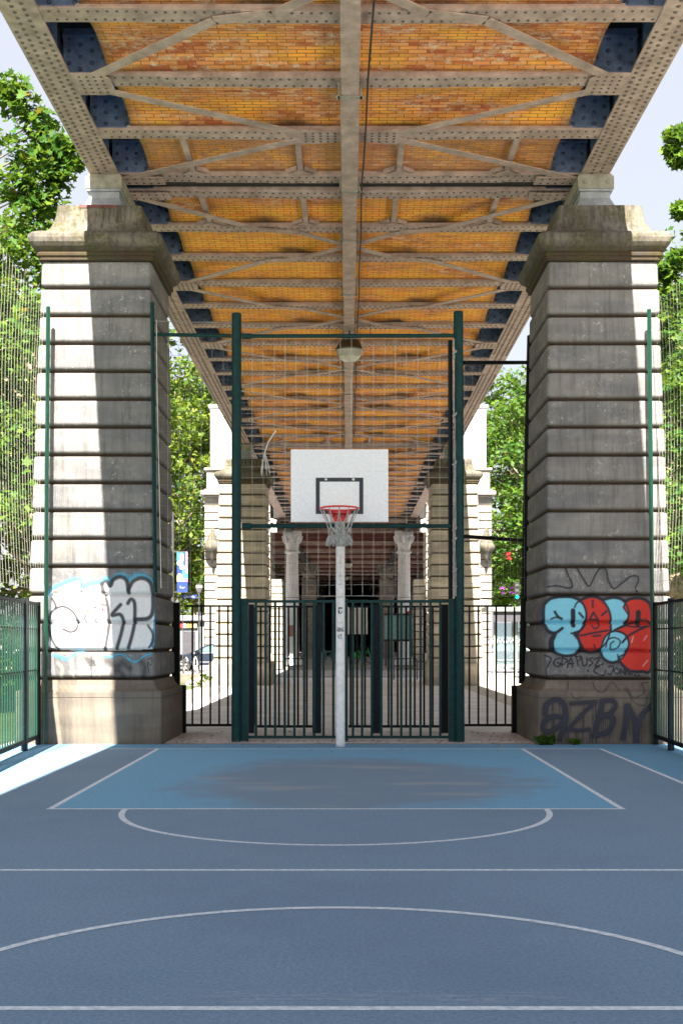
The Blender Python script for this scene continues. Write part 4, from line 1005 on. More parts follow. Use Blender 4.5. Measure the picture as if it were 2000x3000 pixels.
# ------------------------------------------------------------------ ball nets
def net(name, label, P, nu, nv, r=0.0035, sag=0.02, m='cord', seed=1):
    # P(u,v) -> point; grid of cords
    rr = random.Random(seed); b = MB()
    for i in range(nu+1):
        ph = rr.uniform(0, 6); pts = []
        for j in range(nv+1):
            p = P(i/nu, j/nv); pts.append((p[0]+sag*0.5*math.sin(ph+j*0.35)*0.3, p[1]+sag*math.sin(ph*0.7+j*0.5), p[2]+sag*0.3*math.sin(i*0.8+j)))
        b.tube(pts, r, 3, cap=False)
    for j in range(nv+1):
        pts = []
        for i in range(nu+1):
            p = P(i/nu, j/nv); pts.append((p[0], p[1]+sag*math.sin(j*0.5+i*0.3), p[2]-sag*0.35*(1+math.sin(i*0.9+j*1.3))))
        b.tube(pts, r, 3, cap=False)
    for i in range(nu+1):
        for j in range(nv+1):
            if rr.random() < 0.6: p = P(i/nu, j/nv); b.box(p[0]-r*1.6, p[0]+r*1.6, p[1]-0.006, p[1]+0.004, p[2]-r*1.6, p[2]+r*1.6)
    o = b.build(name, M[m]); tag(o, label, 'net', 'ball nets round the court'); return o
net('ball_net', 'thin white ball net hanging between the two tall green posts', lambda u, v: (-1.55+3.05*u, 17.32, 2.12+3.75*v), 19, 24, 0.0022, 0.01, 'cord', 1)
net('ball_net', 'white ball net above the left court fence, in front of the trees', lambda u, v: (-4.1-0.065*((13.5+3.2*u)-14.2)-0.06*math.sin(v*3.1), 13.5+3.2*u, 2.15+4.0*v), 19, 25, 0.0018, 0.012, 'netgrey', 2)
net('ball_net', 'white ball net above the right court fence, in front of the trees', lambda u, v: (4.27+0.03*(13.5+3.2*u-15)+0.06*math.sin(v*3.1), 13.5+3.2*u, 2.12+4.0*v), 19, 25, 0.0018, 0.012, 'netgrey', 3)
net('ball_net', 'thin ball net between the left pier and the left tall green post', lambda u, v: (-2.72+1.08*u, 16.95+0.25*u, 2.15+3.7*v), 7, 24, 0.0024, 0.01, 'wire', 4)
net('ball_net', 'thin ball net between the right tall green post and the black post', lambda u, v: (1.70+1.1*u, 17.3+1.55*u, 2.15+3.5*v), 8, 22, 0.0024, 0.01, 'wire', 5)
# cables
def wire(label, pts, r=0.005, m='wire'):
    o = MB().tube(pts, r, 4).build('net_cable', M[m]); tag(o, label, 'cable', 'steel cables that carry the nets')
wire('steel cable along the foot of the middle net, above the gate panels', [(-1.6+3.2*k/12, 17.28, wz(1748, 17.28)+0.012*math.cos(k)) for k in range(13)])
wire('steel cable strung from the left pier to the left tall post above the rail', [(-2.76, 16.9, wz(940, 16.9)), (-2.2, 17.0, wz(944, 17)), (-1.6, 17.18, wz(944, 17.2))], 0.006)
wire('steel cable above the top rail near the right tall post', [(-1.5, 17.22, wz(948, 17.2)), (0.0, 17.22, wz(950, 17.2)), (1.5, 17.22, wz(938, 17.2))], 0.004)
wire('slack cable hanging along the green post of the left pier', [(-2.70, 16.8, 6.0), (-2.69, 16.8, 5.0), (-2.655, 16.79, 3.5), (-2.63, 16.78, 2.2)], 0.005, 'cord')
wire('dark cable along the foot of the net beside the right pier', [(1.7, 17.3, wz(1752, 17.3)), (2.2, 18, wz(1756, 18)), (2.75, 18.8, wz(1745, 18.8))], 0.006, 'gblack')
# gathered net on right tall post
rr = random.Random(5); b = MB()
for k in range(9):
    ph = rr.uniform(0, 6); b.tube([(1.545+0.018*math.sin(ph+z*2.2), 17.16+0.012*math.cos(ph+z*3), z) for z in np.arange(2.1, 5.9, 0.12)], 0.005, 3)
for zz in (2.2, 2.45, 2.9, 3.05, 4.0, 4.7, 5.6): b.tube([(1.51, 17.15, zz), (1.555, 17.13, zz+0.02), (1.57, 17.15, zz+0.05)], 0.012, 5)
tag(b.build('gathered_net', M['ropegrey']), 'gathered pale net tied along the right tall green post', 'net')
# frayed scrap of net caught above the backboard
b = MB(); bx, by = wx(775, 17.3), 17.28
b.tube([(wx(808, 17.3), by, wz(1262, 17.3)), (wx(785, 17.3), by, wz(1298, 17.3)), (bx, by, wz(1330, 17.3))], 0.010, 4)
for k in range(14):
    e = rr.uniform(-0.08, 0.1); b.tube([(bx, by, wz(1325, 17.3)), (bx+e*0.5, by+0.01*k/14, wz(1352, 17.3)), (bx+e*0.9, by, wz(1375+rr.uniform(0, 22), 17.3))], 0.0045, 3)
tag(b.build('frayed_cord', M['cord']), 'frayed pale cord end dangling from the net left of the backboard', 'cord')

# ------------------------------------------------------------------ trees and plants
LEAF5 = np.array([(0, -0.55), (0.16, -0.30), (0.50, -0.30), (0.30, -0.05), (0.56, 0.22), (0.22, 0.18), (0.0, 0.62), (-0.22, 0.18), (-0.56, 0.22), (-0.30, -0.05), (-0.50, -0.30), (-0.16, -0.30)])
LEAF4 = np.array([(0, -0.5), (0.34, -0.05), (0.0, 0.55), (-0.34, -0.05)])
def leaf_cloud(centres, radii, per, size, shape, name, m, parent, seed=0, flat=0.55):
    g = np.random.default_rng(seed); n = len(centres)*per
    c = np.repeat(np.array(centres), per, 0); r = np.repeat(np.array(radii), per)
    d = g.normal(size=(n, 3)); d /= np.linalg.norm(d, axis=1)[:, None]
    c = c + d*(r*g.random(n)**0.45)[:, None]*np.array([1, 1, 0.75])
    nr = g.normal(size=(n, 3))*flat + np.array([0, -0.25, 0.8]); nr /= np.linalg.norm(nr, axis=1)[:, None]
    a = np.cross(nr, g.normal(size=(n, 3))); a /= np.linalg.norm(a, axis=1)[:, None]; b = np.cross(nr, a)
    s_ = size*g.uniform(0.6, 1.25, n); k = len(shape)
    bend = (np.abs(shape[:, 0])*0.25)
    V = c[:, None, :] + (a[:, None, :]*shape[None, :, 0, None] + b[:, None, :]*shape[None, :, 1, None] + nr[:, None, :]*bend[None, :, None])*s_[:, None, None]
    V = V.reshape(-1, 3); me = bpy.data.meshes.new(name)
    me.vertices.add(len(V)); me.vertices.foreach_set('co', V.ravel()); me.loops.add(n*k); me.loops.foreach_set('vertex_index', np.arange(n*k))
    me.polygons.add(n); me.polygons.foreach_set('loop_start', np.arange(n)*k); me.polygons.foreach_set('loop_total', np.full(n, k))
    me.materials.append(m); me.update(calc_edges=True); me.validate()
    o = bpy.data.objects.new(name, me); COL.objects.link(o)
    if parent: o.parent = parent
    return o
def tree(label, x, yy, h, cr, seed, near=False, z0=1.5, m='leaf', clumps=150, per=80, leaf=0.3, group='plane trees beside the viaduct', extra=(), hollow=0.5):
    t = thing('plane_tree', label, 'tree', (x, yy, 0), group); rr = random.Random(seed)
    b = MB(); top = h*0.62
    trunk = [(0, 0, 0), (0.05, 0, h*0.2), (rr.uniform(-.2, .2), rr.uniform(-.2, .2), h*0.4), (rr.uniform(-.3, .3), rr.uniform(-.3, .3), top)]
    b.tube(trunk, [0.30, 0.24, 0.19, 0.10], 10); b.build('trunk', M['bark'], None).parent = t
    b = MB(); cs = []; rs = []
    cz = (h+z0)/2; hz = (h-z0)/2
    for k in range(clumps):
        while True:
            d = Vector((rr.gauss(0, 1), rr.gauss(0, 1), rr.gauss(0, 1))).normalized(); q = rr.random()**0.4
            if q > hollow: break
        wob = 1+0.18*math.sin(3*math.atan2(d.y, d.x)+seed)+0.12*math.sin(5*d.z+seed)
        p = (d.x*cr*q*wob, d.y*cr*q*wob, cz+d.z*hz*q); cs.append(p); rs.append(rr.uniform(0.45, 1.0)*cr/4.5)
        if k % 6 == 0: b.tube([(0, 0, max(h*0.22, min(top, p[2]-1.5-0.3*abs(p[0])))), (p[0]*0.5, p[1]*0.5, p[2]-0.5), p], [0.07, 0.045, 0.015], 5)
    for e in extra:
        b.tube([(0, 0, max(h*0.25, min(top, e[2]-1.0))), ((e[0]-x)*0.5, (e[1]-yy)*0.5, e[2]-0.5), (e[0]-x, e[1]-yy, e[2])], [0.06, 0.03, 0.010], 5)
        cs.append((e[0]-x, e[1]-yy, e[2])); rs.append(e[3])
    b.build('limbs', M['bark'], None).parent = t
    leaf_cloud(cs, rs, per, leaf, LEAF5 if near else LEAF4, 'crown', M[m], t, seed)
    return t
tree('large plane tree at the left edge behind the white ball net', -10.4, 24.5, 12.8, 4.3, 11, True, 1.9, 'leaf', 330, 150, 0.165,
     extra=[(wx(x, 22), 22, wz(y_, 22), r) for x, y_, r in ((60,300,.45), (110,360,.4), (150,420,.4), (190,440,.3), (130,480,.5), (170,520,.35), (60,430,.6), (215,480,.2), (100,560,.5), (30,260,.4), (150,600,.4), (90,640,.5), (40,540,.5), (120,900,.5), (60,1000,.6), (40,1300,.6), (110,1400,.5), (90,1250,.5), (60,1500,.6))])
tree('plane tree at the right edge behind the white ball net', 10.9, 24.5, 10.2, 4.1, 12, True, 1.8, 'leaf', 310, 145, 0.165,
     extra=[(wx(x, 22), 22, wz(y_, 22), r) for x, y_, r in ((1985,400,.28), (1965,440,.16), (1990,470,.22), (1990,620,.2), (1950,800,.3), (1975,860,.4), (1945,950,.3), (1990,760,.3), (1940,1000,.35), (1960,1150,.4), (1975,1300,.45), (1955,1450,.45), (1980,1600,.5))])
tree('tall plane tree behind the left pier, seen beside the sloping girder', -10.2, 39, 15.5, 4.6, 13, False, 1.6, 'leaf2', 260, 90, 0.24)
tree('tall plane tree behind the right pier, seen beside the sloping girder', 11.0, 40, 15.0, 4.6, 14, False, 1.6, 'leaf', 260, 90, 0.24)
tree('plane tree on the left across the street', -11.8, 78, 20, 6.0, 15, False, 2.6, 'leaf2', 300, 80, 0.36)
tree('plane tree on the right across the street', 12.4, 78, 19, 6.0, 16, False, 2.6, 'leaf', 300, 80, 0.36)
tree('plane tree deep on the left before the street', -13.4, 52, 17, 5.0, 17, False, 3.2, 'leaf2', 220, 80, 0.3)
tree('plane tree deep on the right before the street', 13.6, 52, 17, 5.0, 18, False, 3.2, 'leaf', 220, 80, 0.3)
tree('distant plane tree far left beyond the station', -13.0, 100, 24, 8.0, 19, False, 2.5, 'leaf2', 220, 70, 0.5)
tree('distant plane tree far right beyond the station', 14.0, 100, 24, 8.0, 20, False, 2.5, 'leaf', 220, 70, 0.5)
tree('plane tree standing behind the large left one', -13.2, 31, 14.5, 4.6, 21, False, 1.6, 'leaf', 230, 90, 0.24)
tree('plane tree standing behind the right edge one', 14.2, 31, 13.5, 4.6, 22, False, 1.6, 'leaf', 230, 90, 0.24)
# clipped hedge along the outer side of the fences
def hedge(label, x, ya, yb, hgt, seed):
    cs = []; rs = []; rr = random.Random(seed)
    for k in range(int((yb-ya)*6)): cs.append((x+rr.uniform(-.5, .5), rr.uniform(ya, yb), rr.uniform(0.3, hgt))); rs.append(rr.uniform(.3, .5))
    o = leaf_cloud(cs, rs, 70, 0.16, LEAF4, 'hedge', M['leaf'], None, seed); tag(o, label, 'hedge'); return o
hedge('dense green hedge behind the left court fence', -7.6, 13, 30, 1.7, 31)
hedge('dense green hedge behind the right court fence', 8.6, 14, 30, 1.5, 32)
hedge('distant hedge closing the view on the left past the kiosk', -15.5, 60, 74, 2.4, 33)
# weeds
def weed(label, x, yy, r, n, size=0.09, m='leaf'):
    rr = random.Random(int(x*100)); cs = [(x+rr.uniform(-r, r), yy+rr.uniform(-r*.4, r*.2), rr.uniform(0.02, r*1.1)) for _ in range(n)]
    o = leaf_cloud(cs, [r*0.4]*n, 10, size, LEAF4, 'weed', M[m], None, abs(int(x*50))+7, 1.0); tag(o, label, 'weed', 'weeds at the pier feet')
weed('leafy weed at the inner foot of the right pier below the graffiti', wx(1598, 16.6), 16.64, 0.11, 14)
weed('tiny weed at the foot of the right pier under the big letters', wx(1690, 16.6), 16.66, 0.07, 6)
weed('yellow green weeds beside the foot of the far left pier', wx(603, 40), 40.0, 0.3, 12, 0.12, 'leaf2')
weed('pale rubble and weeds patch near the left railing', wx(575, 38), 38.5, 0.25, 6, 0.1, 'leaf2')
# leaf litter (scattered)
g = np.random.default_rng(9); b = MB()
for k in range(420):
    if k < 300: x, yy = g.uniform(-2.6, 2.6), (g.choice([17.2, 18.85, 16.95])+g.normal()*0.09)
    elif k < 380: x, yy = g.choice([-1, 1])*g.uniform(2.0, 2.62), g.uniform(16.7, 18.9)
    else: x, yy = g.uniform(-4, 4), g.uniform(15.2, 16.7)
    s_ = g.uniform(0.008, 0.03); a = g.uniform(0, 6.28); c, s2 = math.cos(a)*s_, math.sin(a)*s_
    b.add([(x-c, yy-s2, 0.012), (x+s2*.6, yy-c*.6, 0.02), (x+c, yy+s2, 0.014), (x-s2*.6, yy+c*.6, 0.024)], [(0,1,2,3)], int(g.integers(0, 3)))
o = b.build('leaf_litter', [M['orangeleaf'], M['bark'], M['paving']]); tag(o, 'dry leaves and grit scattered along the foot of the gate panels', 'leaf litter', kind='stuff')

# ------------------------------------------------------------------ street furniture and vehicles
def text(body, size, loc, m, parent, ext=0.004, name='lettering', align='CENTER'):
    cu = bpy.data.curves.new(name, 'FONT'); cu.body = body; cu.size = size; cu.extrude = ext; cu.align_x = align; cu.align_y = 'CENTER'
    tmp = bpy.data.objects.new(name, cu); COL.objects.link(tmp); dg = bpy.context.evaluated_depsgraph_get(); dg.update()
    me = bpy.data.meshes.new_from_object(tmp.evaluated_get(dg)); bpy.data.objects.remove(tmp)
    rot = Matrix.Rotation(R(90), 4, 'X'); me.transform(Matrix.Translation(loc) @ rot); me.materials.clear(); me.materials.append(m)
    o = bpy.data.objects.new(name, me); COL.objects.link(o); o.parent = parent; o.matrix_parent_inverse = Matrix.Translation(-parent.location); return o
# banner
bx0, bx1, bz0, bz1, bY = wx(519, 55), wx(550, 55), wz(1735, 55), wz(1617, 55), 55.0
t = thing('banner_post', 'lamp post with a colourful vertical event banner left of the taxi sign', 'banner', (bx0-0.25, bY, 0))
MB().tube([(bx0-0.2, bY, 0), (bx0-0.2, bY, 7.5)], 0.06, 8).build('post', M['signgrey'], t)
b = MB(); b.tube([(bx0-0.2, bY, bz0), (bx1, bY, bz0)], 0.015, 5); b.tube([(bx0-0.2, bY, bz1), (bx1, bY, bz1)], 0.015, 5); b.build('bracket', M['signgrey'], t)
bn = MB().box(bx0, bx1, bY-0.01, bY+0.01, bz0, bz1).build('banner', M['signblue'], t)
W_, H_ = bx1-bx0, bz1-bz0; yk = bY-0.013
def disc(cx, cz, r, m, a0=0, a1=360, lay=0):
    pts = [(bx0+cx*W_+r*W_*math.cos(R(a)), bz0+cz*H_+r*W_*math.sin(R(a))) for a in np.linspace(a0, a1, 17)]
    MB().ngonprism(pts, 'y', yk-0.003*(lay+1), yk-0.003*lay).build('print_shape', m, bn)
def rect(x0, x1, z0, z1, m, lay=0): MB().box(bx0+x0*W_, bx0+x1*W_, yk-0.003*(lay+1), yk-0.003*lay, bz0+z0*H_, bz0+z1*H_).build('print_shape', m, bn)
rect(0, .5, .26, .40, M['gold']); rect(.5, 1, .34, .60, M['sky2']); rect(.5, 1, .26, .34, M['pink']); disc(.25, .40, .25, M['gold'], 0, 180, 0)
rect(0, .6, .68, .98, M['sky2']); rect(.8, 1, .60, 1.0, M['pink']); disc(.5, .62, .24, M['lilac'], 0, 360, 2); disc(.25, .72, .25, M['lilac'], 0, 360, 1); disc(1.0, .52, .22, M['lilac'], 90, 270, 2)
rect(.32, .62, .78, .94, M['signwhite'], 3); rect(.42, .56, .76, .95, M['gold'], 4)
for pts in ([(.34,.155), (.30,.135), (.31,.11), (.36,.10)], [(.47,.13), (.46,.11), (.52,.095), (.60,.098)], [(.52,.118), (.60,.112), (.70,.118), (.74,.13)]):
    MB().tube([(bx0+a*W_, yk-0.006, bz0+c*H_) for a, c in pts], 0.011, 5).build('swoosh_mark', M['signwhite'], bn)
# station name sign
gx, gy, gz = wx(554.5, 56), 56.0, wz(1748, 56)
t = thing('name_sign', 'blue sign reading Glacière below the banner', 'sign', (gx, gy, 0))
MB().box(gx-0.36, gx+0.36, gy-0.015, gy+0.015, gz-0.085, gz+0.085).build('sign_board', M['signblue'], t); text('Glacière', 0.15, (gx, gy-0.02, gz), M['signwhite'], t)
MB().tube([(gx-0.3, gy+0.04, 0), (gx-0.3, gy+0.04, gz+0.1)], 0.025, 6).build('post', M['signgrey'], t)
tx, ty = wx(581, 50), 50.3
t = thing('taxi_sign', 'dark rounded TAXI sign on a thin grey post', 'sign', (tx, ty, 0))
b = MB(); zc = wz(1719, 50)
pts = [(tx+0.155*math.cos(R(a)), zc+0.14*math.sin(R(a))) for a in np.linspace(-20, 200, 14)] + [(tx-0.06, zc-0.24), (tx+0.06, zc-0.24)]
b.ngonprism(pts, 'y', ty-0.04, ty+0.04); b.build('sign_head', M['signgrey'], t, bevel=0.01)
text('TAXI', 0.125, (tx, ty-0.045, zc+0.01), M['signwhite'], t)
MB().tube([(tx, ty, 0), (tx, ty, zc-0.2)], 0.035, 8).build('post', M['signgrey'], t)
# kiosk
kx0, kx1 = wx(520, 67), wx(598, 67)
t = thing('newspaper_kiosk', 'grey newspaper kiosk behind the parked car, with coloured magazines', 'kiosk', ((kx0+kx1)/2, 68, 0))
MB().box(kx0, kx1, 67, 69, 0.12, 2.7).build('walls', M['kiosk'], t); MB().box(kx0-0.3, kx1+0.15, 66.7, 69.2, 2.7, 2.98).build('roof', M['pedestal'], t, bevel=0.03)
MB().box(kx0+0.35, kx1-0.5, 66.95, 66.99, 0.6, 2.1).build('shutter', M['signgrey'], t); b = MB()
MB().box(kx0+0.1, kx1-0.35, 66.9, 66.98, 2.25, 2.62).build('display_box', M['black'], t)
for i, c in enumerate(('redflag', 'signwhite', 'yellow', 'yellow', 'gold')): MB().box(kx0+0.15+0.2*i, kx0+0.3+0.2*i, 66.87, 66.9, 2.3, 2.55).build('magazine', M[c], t)
# car
def car(label, x, yy, flip, paint='carpaint', L=4.35, group='cars in the street'):
    t = thing('parked_car', label, 'car', (x, yy, 0), group); s_ = -1 if flip else 1
    prof = [(-2.15,0.30), (-2.18,0.55), (-2.10,0.72), (-1.9,0.80), (-1.15,0.93), (-0.98,0.96), (0.85,1.00), (1.6,0.98), (2.05,0.95), (2.15,0.70), (2.12,0.32)]
    def ex(pf, w0, w1, name, m, bev=0.05):
        v0 = [(x+s_*a, yy-w0, z) for a, z in pf]; v1 = [(x+s_*a, yy+w0, z) for a, z in pf]; n = len(pf)
        o = MB().add(v0+v1, [tuple(range(n)), tuple(range(n, 2*n))[::-1]] + [(i, n+i, n+(i+1) % n, (i+1) % n) for i in range(n)]).build(name, m, t, bevel=bev); return o
    ex(prof, 0.86, 0.86, 'body', M[paint])
    cab = [(-1.0,0.94), (-0.35,1.28), (0.15,1.43), (0.9,1.42), (1.45,1.2), (1.85,0.96)]
    n = len(cab); v = []
    for sg in (-1, 1): v += [(x+s_*a, yy+sg*(0.80-0.28*(z-0.94)), z) for a, z in cab]
    MB().add(v, [tuple(range(n)), tuple(range(n, 2*n))[::-1]] + [(i, n+i, n+(i+1) % n, (i+1) % n) for i in range(n)]).build('cabin', M[paint], t, bevel=0.03)
    for wnd in ([(-0.72,0.99), (-0.28,1.22), (0.10,1.34), (0.12,0.99)], [(0.2,0.99), (0.2,1.35), (0.85,1.34), (1.2,1.18), (1.3,0.99)]):
        for sg in (-1, 1):
            v0 = [(x+s_*a, yy+sg*(0.812-0.28*(z-0.94)), z) for a, z in wnd]; k = len(wnd); v1 = [(a, b_+sg*0.006, c) for a, b_, c in v0]
            MB().add(v0+v1, [tuple(range(k)), tuple(range(k, 2*k))] + [(i, (i+1) % k, k+(i+1) % k, k+i) for i in range(k)]).build('side_window', M['carglass'], t)
    for wxx in (-1.35, 1.33):
        for sg in (-1, 1):
            cx, cy = x+s_*wxx, yy+sg*0.80
            def disk(r0, r1, w0, w1, name, m, par, nn=20):
                b = MB(); 
                for (r, w_) in ((r0, w0), (r1, w1)): pass
                b.tube([(cx, cy-w0, 0.325), (cx, cy+w0, 0.325)], r0, nn); return b.build(name, m, par)
            wh = disk(0.325, 0, 0.105, 0, 'wheel', M['tyre'], t)
            b = MB(); yo = cy+sg*0.108
            b.tube([(cx+0.225*math.cos(a), yo, 0.325+0.225*math.sin(a)) for a in np.linspace(0, 6.2832, 21)], 0.02, 5, cap=False)
            for k in range(5): a = k*1.2566+0.3; b.bar((cx, yo, 0.325), (cx+0.22*math.cos(a), yo, 0.325+0.22*math.sin(a)), 0.02, 0.06, up=(0.01, 0, 1) if abs(math.sin(a)) < .9 else (1, 0, 0))
            ob = b.build('rim', M['alloy'], wh); ob.matrix_parent_inverse = Matrix()
    for wd_ in (-1.9,): MB().box(x+s_*-2.16-0.03, x+s_*-2.16+0.03, yy-0.8, yy-0.5, 0.6, 0.74).build('headlight', M['signwhite'], t)
    MB().box(x+s_*-0.62-0.08, x+s_*-0.62+0.08, yy-1.0, yy-0.84, 0.98, 1.1).build('mirror', M[paint], t)
    b = MB(); b.box(x-1.0, x+1.0, yy-0.868, yy-0.861, 0.46, 0.49); b.build('trim_strip', M['alloy'], t)
    return t
car('dark blue car parked on the left, partly behind the far left pier', wx(545, 61)+1.35, 61.2, False)
car('dark car on the right behind the bus shelter glass', 9.6, 69.5, True)
car('second dark car at the far right beyond the bus shelter', 14.4, 69.5, False)
# bus shelter on the right
t = thing('bus_shelter', 'bus shelter with grey roof and checkered strip on its glass on the right', 'bus shelter', (8.4, 57, 0))
sx0, sx1 = wx(1418, 57), wx(1600, 57)
MB().box(sx0, sx1, 56.2, 58.2, wz(1792, 57), wz(1779, 57)).build('roof', M['shelter'], t)
MB().box(sx0+0.35, sx1, 56.35, 56.45, wz(1822, 57), wz(1793, 57)).build('fascia', M['signgrey'], t)
for px in (1447, 1510): MB().box(wx(px, 57)-0.05, wx(px, 57)+0.05, 56.9, 57.0, 0, wz(1793, 57)).build('upright', M['shelter'], t)
gl = bpy.data.materials.new('clear_shelter_glass'); gl.use_nodes = True; N = gl.node_tree.nodes; gb = N['Principled BSDF']
gb.inputs['Base Color'].default_value = (0.6, 0.75, 0.78, 1); gb.inputs['Roughness'].default_value = 0.03; gb.inputs['Transmission Weight'].default_value = 0.9; gb.inputs['IOR'].default_value = 1.1
MB().box(wx(1450, 57), wx(1560, 57), 56.94, 56.955, 0.2, 2.4).build('glass_pane', gl, t)
b = MB(); cs = 0.085; x_ = wx(1430, 57); k = 0
while x_ < wx(1560, 57):
    for j in range(2):
        b.box(x_, x_+cs, 56.925, 56.932, wz(1883, 57)+cs*j, wz(1883, 57)+cs*(j+1), (k+j) % 2)
    x_ += cs; k += 1
b.build('checkered_strip', [M['signwhite'], M['ink']], t)
MB().box(wx(1440, 57), wx(1600, 57), 57.2, 57.7, 0.42, 0.47).build('bench', M['shelter'], t)
# traffic lights
def traffic_light(label, x, yy, zt):
    t = thing('traffic_light', label, 'traffic light', (x, yy, 0), 'traffic lights on the right')
    MB().tube([(x, yy, 0), (x, yy, zt-0.9)], 0.05, 8).build('post', M['black'], t); MB().box(x-0.13, x+0.13, yy-0.1, yy+0.1, zt-0.95, zt, 0).build('housing', M['black'], t, bevel=0.02)
    em = bpy.data.materials.get('green_signal') or bpy.data.materials.new('green_signal'); em.use_nodes = True; bb = em.node_tree.nodes['Principled BSDF']; bb.inputs['Base Color'].default_value = (0, .4, .2, 1); bb.inputs['Emission Color'].default_value = (0.0, 0.55, 0.3, 1); bb.inputs['Emission Strength'].default_value = 1.0
    for k, mm in enumerate((em, M['signgrey'], M['signgrey'])): MB().dome((x, yy-0.1, zt-0.78+0.29*k), (0,-1,0), 0.10, 10).build('lens', mm, t)
traffic_light('traffic light showing green, high beside the right pier', wx(1513, 62), 62, wz(1705, 62)); traffic_light('small traffic light showing green seen through the bus shelter', wx(1516, 75), 75, wz(1840, 75))
# hanging flowers
for lb, px, py, m_ in (('purple flower bunch hanging in the foliage, left of the pair', 1471, 1724, 'purple'), ('purple flower bunch hanging nearest the traffic light', 1497, 1722, 'purple'), ('small red flower cluster in the foliage right of the far right pier', 1488, 1622, 'redflag')):
    o = leaf_cloud([(wx(px, 61), 61, wz(py, 61)), (wx(px, 61)+.03, 61, wz(py, 61)-0.25)], [0.13, 0.1], 45, 0.1, LEAF4, 'flower_bunch', M[m_], None, px, 1.0); tag(o, lb, 'flowers', 'flowers among the leaves')
# baskets (stone brackets) on the station piers
for sg, px, lb in ((-1, 622, 'mossy stone lamp bracket on the left station pier'), (1, 1424, 'mossy stone lamp bracket on the right station pier')):
    c = (wx(px, 63.6), 63.6, wz(1602, 63.6)); b = MB(); b.lathe([(0.05, -0.9), (0.12, -0.55), (0.28, -0.3), (0.45, -0.1), (0.47, 0.05), (0.38, 0.15), (0.2, 0.55), (0.08, 1.0)], c, 14)
    o = b.build('lamp_bracket', M['stonecap'], None, smooth=True); tag(o, lb, 'bracket', 'stone brackets on the station piers')
# bike racks
def rack(label, x0, x1, yy, h=0.82, m='signgrey'):
    b = MB(); r_ = 0.08
    for z, w_ in ((h, 0),):
        b.tube([(x0, yy, 0), (x0, yy, h-r_), (x0+r_*.3, yy, h-r_*.3), (x0+r_, yy, h), (x1-r_, yy, h), (x1-r_*.3, yy, h-r_*.3), (x1, yy, h-r_), (x1, yy, 0)], 0.025, 8)
    b.tube([(x0, yy, h-0.28), (x1, yy, h-0.28)], 0.018, 8)
    o = b.build('bike_rack', M[m]); tag(o, label, 'bike rack', 'bike racks before the street')
rack('dark hoop bike rack seen through the left gate panel', wx(832, 46.6), wx(889, 46.6), 46.6); rack('dark hoop bike rack seen through the right gate panel', wx(1153, 46.6), wx(1221, 46.6), 46.6)
for px, lb in ((545, 'pale hoop stand left of the far left pier, nearer the fence'), (573, 'pale hoop stand beside the far left pier')):
    x = wx(px, 47); b = MB(); b.tube([(x-0.09, 47, 0), (x-0.07, 47, 0.75), (x, 47, 0.88), (x+0.07, 47, 0.75), (x+0.1, 47, 0)], 0.035, 8)
    o = b.build('hoop_stand', M['polewhite']); tag(o, lb, 'bike stand', 'pale hoop stands on the left')
# low planter with rubble
o = MB().box(wx(520, 42), wx(600, 42), 41.8, 42.3, -0.01, 0.34).build('low_wall', M['stonebase'], None, bevel=0.02); tag(o, 'low weathered stone wall beside the far left pier', 'wall')
rr = random.Random(8)
for k, lb in enumerate(('pale rubble block leaning by the low wall', 'broad pale rubble block beside the railing', 'small pale rubble block nearest the far left pier')):
    x = wx((560, 578, 600)[k], 39); b = MB(); sz = (0.22, 0.28, 0.16)[k]
    b.ngonprism([(x-sz, 0.0), (x+sz, 0.0), (x+sz*.8, sz*.8), (x+sz*.1, sz*1.2), (x-sz*.7, sz*.7)], 'y', 39+k*.2, 39.3+k*.2); o = b.build('rubble_block', M['palestone'], None, bevel=0.02); tag(o, lb, 'rubble', 'rubble by the low wall')
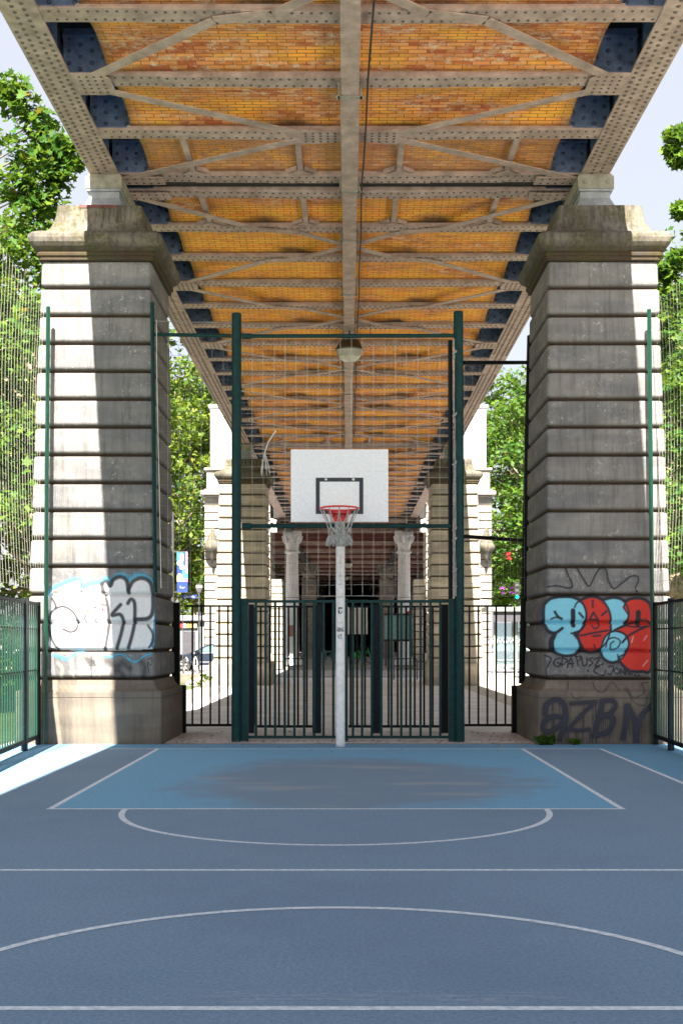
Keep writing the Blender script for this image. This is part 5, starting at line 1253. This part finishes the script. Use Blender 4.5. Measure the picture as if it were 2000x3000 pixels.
# white panel, teal panel
t = thing('street_panel', 'blank white street panel on two legs behind the hoop pole', 'panel', (wx(1047, 72), 72, 0.12))
MB().box(wx(1018, 72), wx(1076, 72), 71.95, 72.05, wz(1858, 72), wz(1778, 72)).build('panel', M['signwhite'], t, bevel=0.02); b = MB()
for px in (1026, 1068): MB().box(wx(px, 72)-0.05, wx(px, 72)+0.05, 71.96, 72.04, 0.1, wz(1858, 72)).build('leg', M['black'], t)
t = thing('glazed_shelter', 'teal glazed shelter panel with dark bars behind the right gate panel', 'shelter', (wx(1175, 60), 68, 0.12))
Yg = 67.0
MB().box(wx(1127, Yg), wx(1226, Yg), Yg, Yg+0.05, wz(1874, Yg), wz(1803, Yg)).build('panel', M['teal'], t)
for yy_ in (1876, 1800): MB().box(wx(1124, Yg), wx(1229, Yg), Yg-0.05, Yg+0.1, wz(yy_+3, Yg), wz(yy_-3, Yg)).build('frame_bar', M['black'], t)
for px in (1130, 1222): MB().box(wx(px, Yg)-0.05, wx(px, Yg)+0.05, Yg+0.06, Yg+0.12, 0.1, wz(1803, Yg)).build('upright', M['signgrey'], t)
MB().ngonprism([(wx(1205, Yg)+0.35*math.cos(a), wz(1799, Yg)+0.2*math.sin(a)) for a in np.linspace(0, math.pi, 10)], 'y', Yg-0.02, Yg).build('round_badge', M['redflag'], t)
# green bicycle
def bike(label, x, yy, m):
    t = thing('bicycle', label, 'bicycle', (x, yy, 0.12), 'bicycles under the station')
    for dx in (-0.52, 0.52): 
        b = MB(); b.tube([(x+dx+0.33*math.cos(a), yy, 0.46+0.33*math.sin(a)) for a in np.linspace(0, 6.2832, 25)], 0.025, 5, cap=False)
        for k in range(6): a = k*math.pi/6; b.tube([(x+dx-0.32*math.cos(a), yy, 0.46-0.32*math.sin(a)), (x+dx+0.32*math.cos(a), yy, 0.46+0.32*math.sin(a))], 0.004, 3)
        b.build('wheel', M['tyre'], t)
    b = MB()
    for p, q in (((-.52, .46), (-.1, .45)), ((-.1, .45), (-.25, .95)), ((-.25, .95), (-.52, .46)), ((-.1, .45), (.38, .9)), ((-.2, .8), (.38, .95)), ((.38, .95), (.52, .46)), ((.38, .95), (.33, 1.15))): b.tube([(x+p[0], yy, p[1]), (x+q[0], yy, q[1])], 0.028, 6)
    b.build('frame', M[m], t)
    MB().ngonprism([(x-.85, .5), (x-.8, .75), (x-.55, .88), (x-.28, .75), (x-.22, .5)], 'y', yy-0.05, yy+0.05).build('rear_mudguard', M[m], t)
    MB().box(x-.36, x-.14, yy-.07, yy+.07, .96, 1.02).build('saddle', M['black'], t); MB().tube([(x+.33, yy-.28, 1.16), (x+.33, yy+.28, 1.16)], 0.018, 6).build('handlebar', M['black'], t)
bike('vivid green bicycle under the station, right of the hoop pole', wx(1062, 78), 78, 'bikegreen'); bike('dark teal bicycle under the station, left of the hoop pole', wx(962, 80), 80, 'teal')
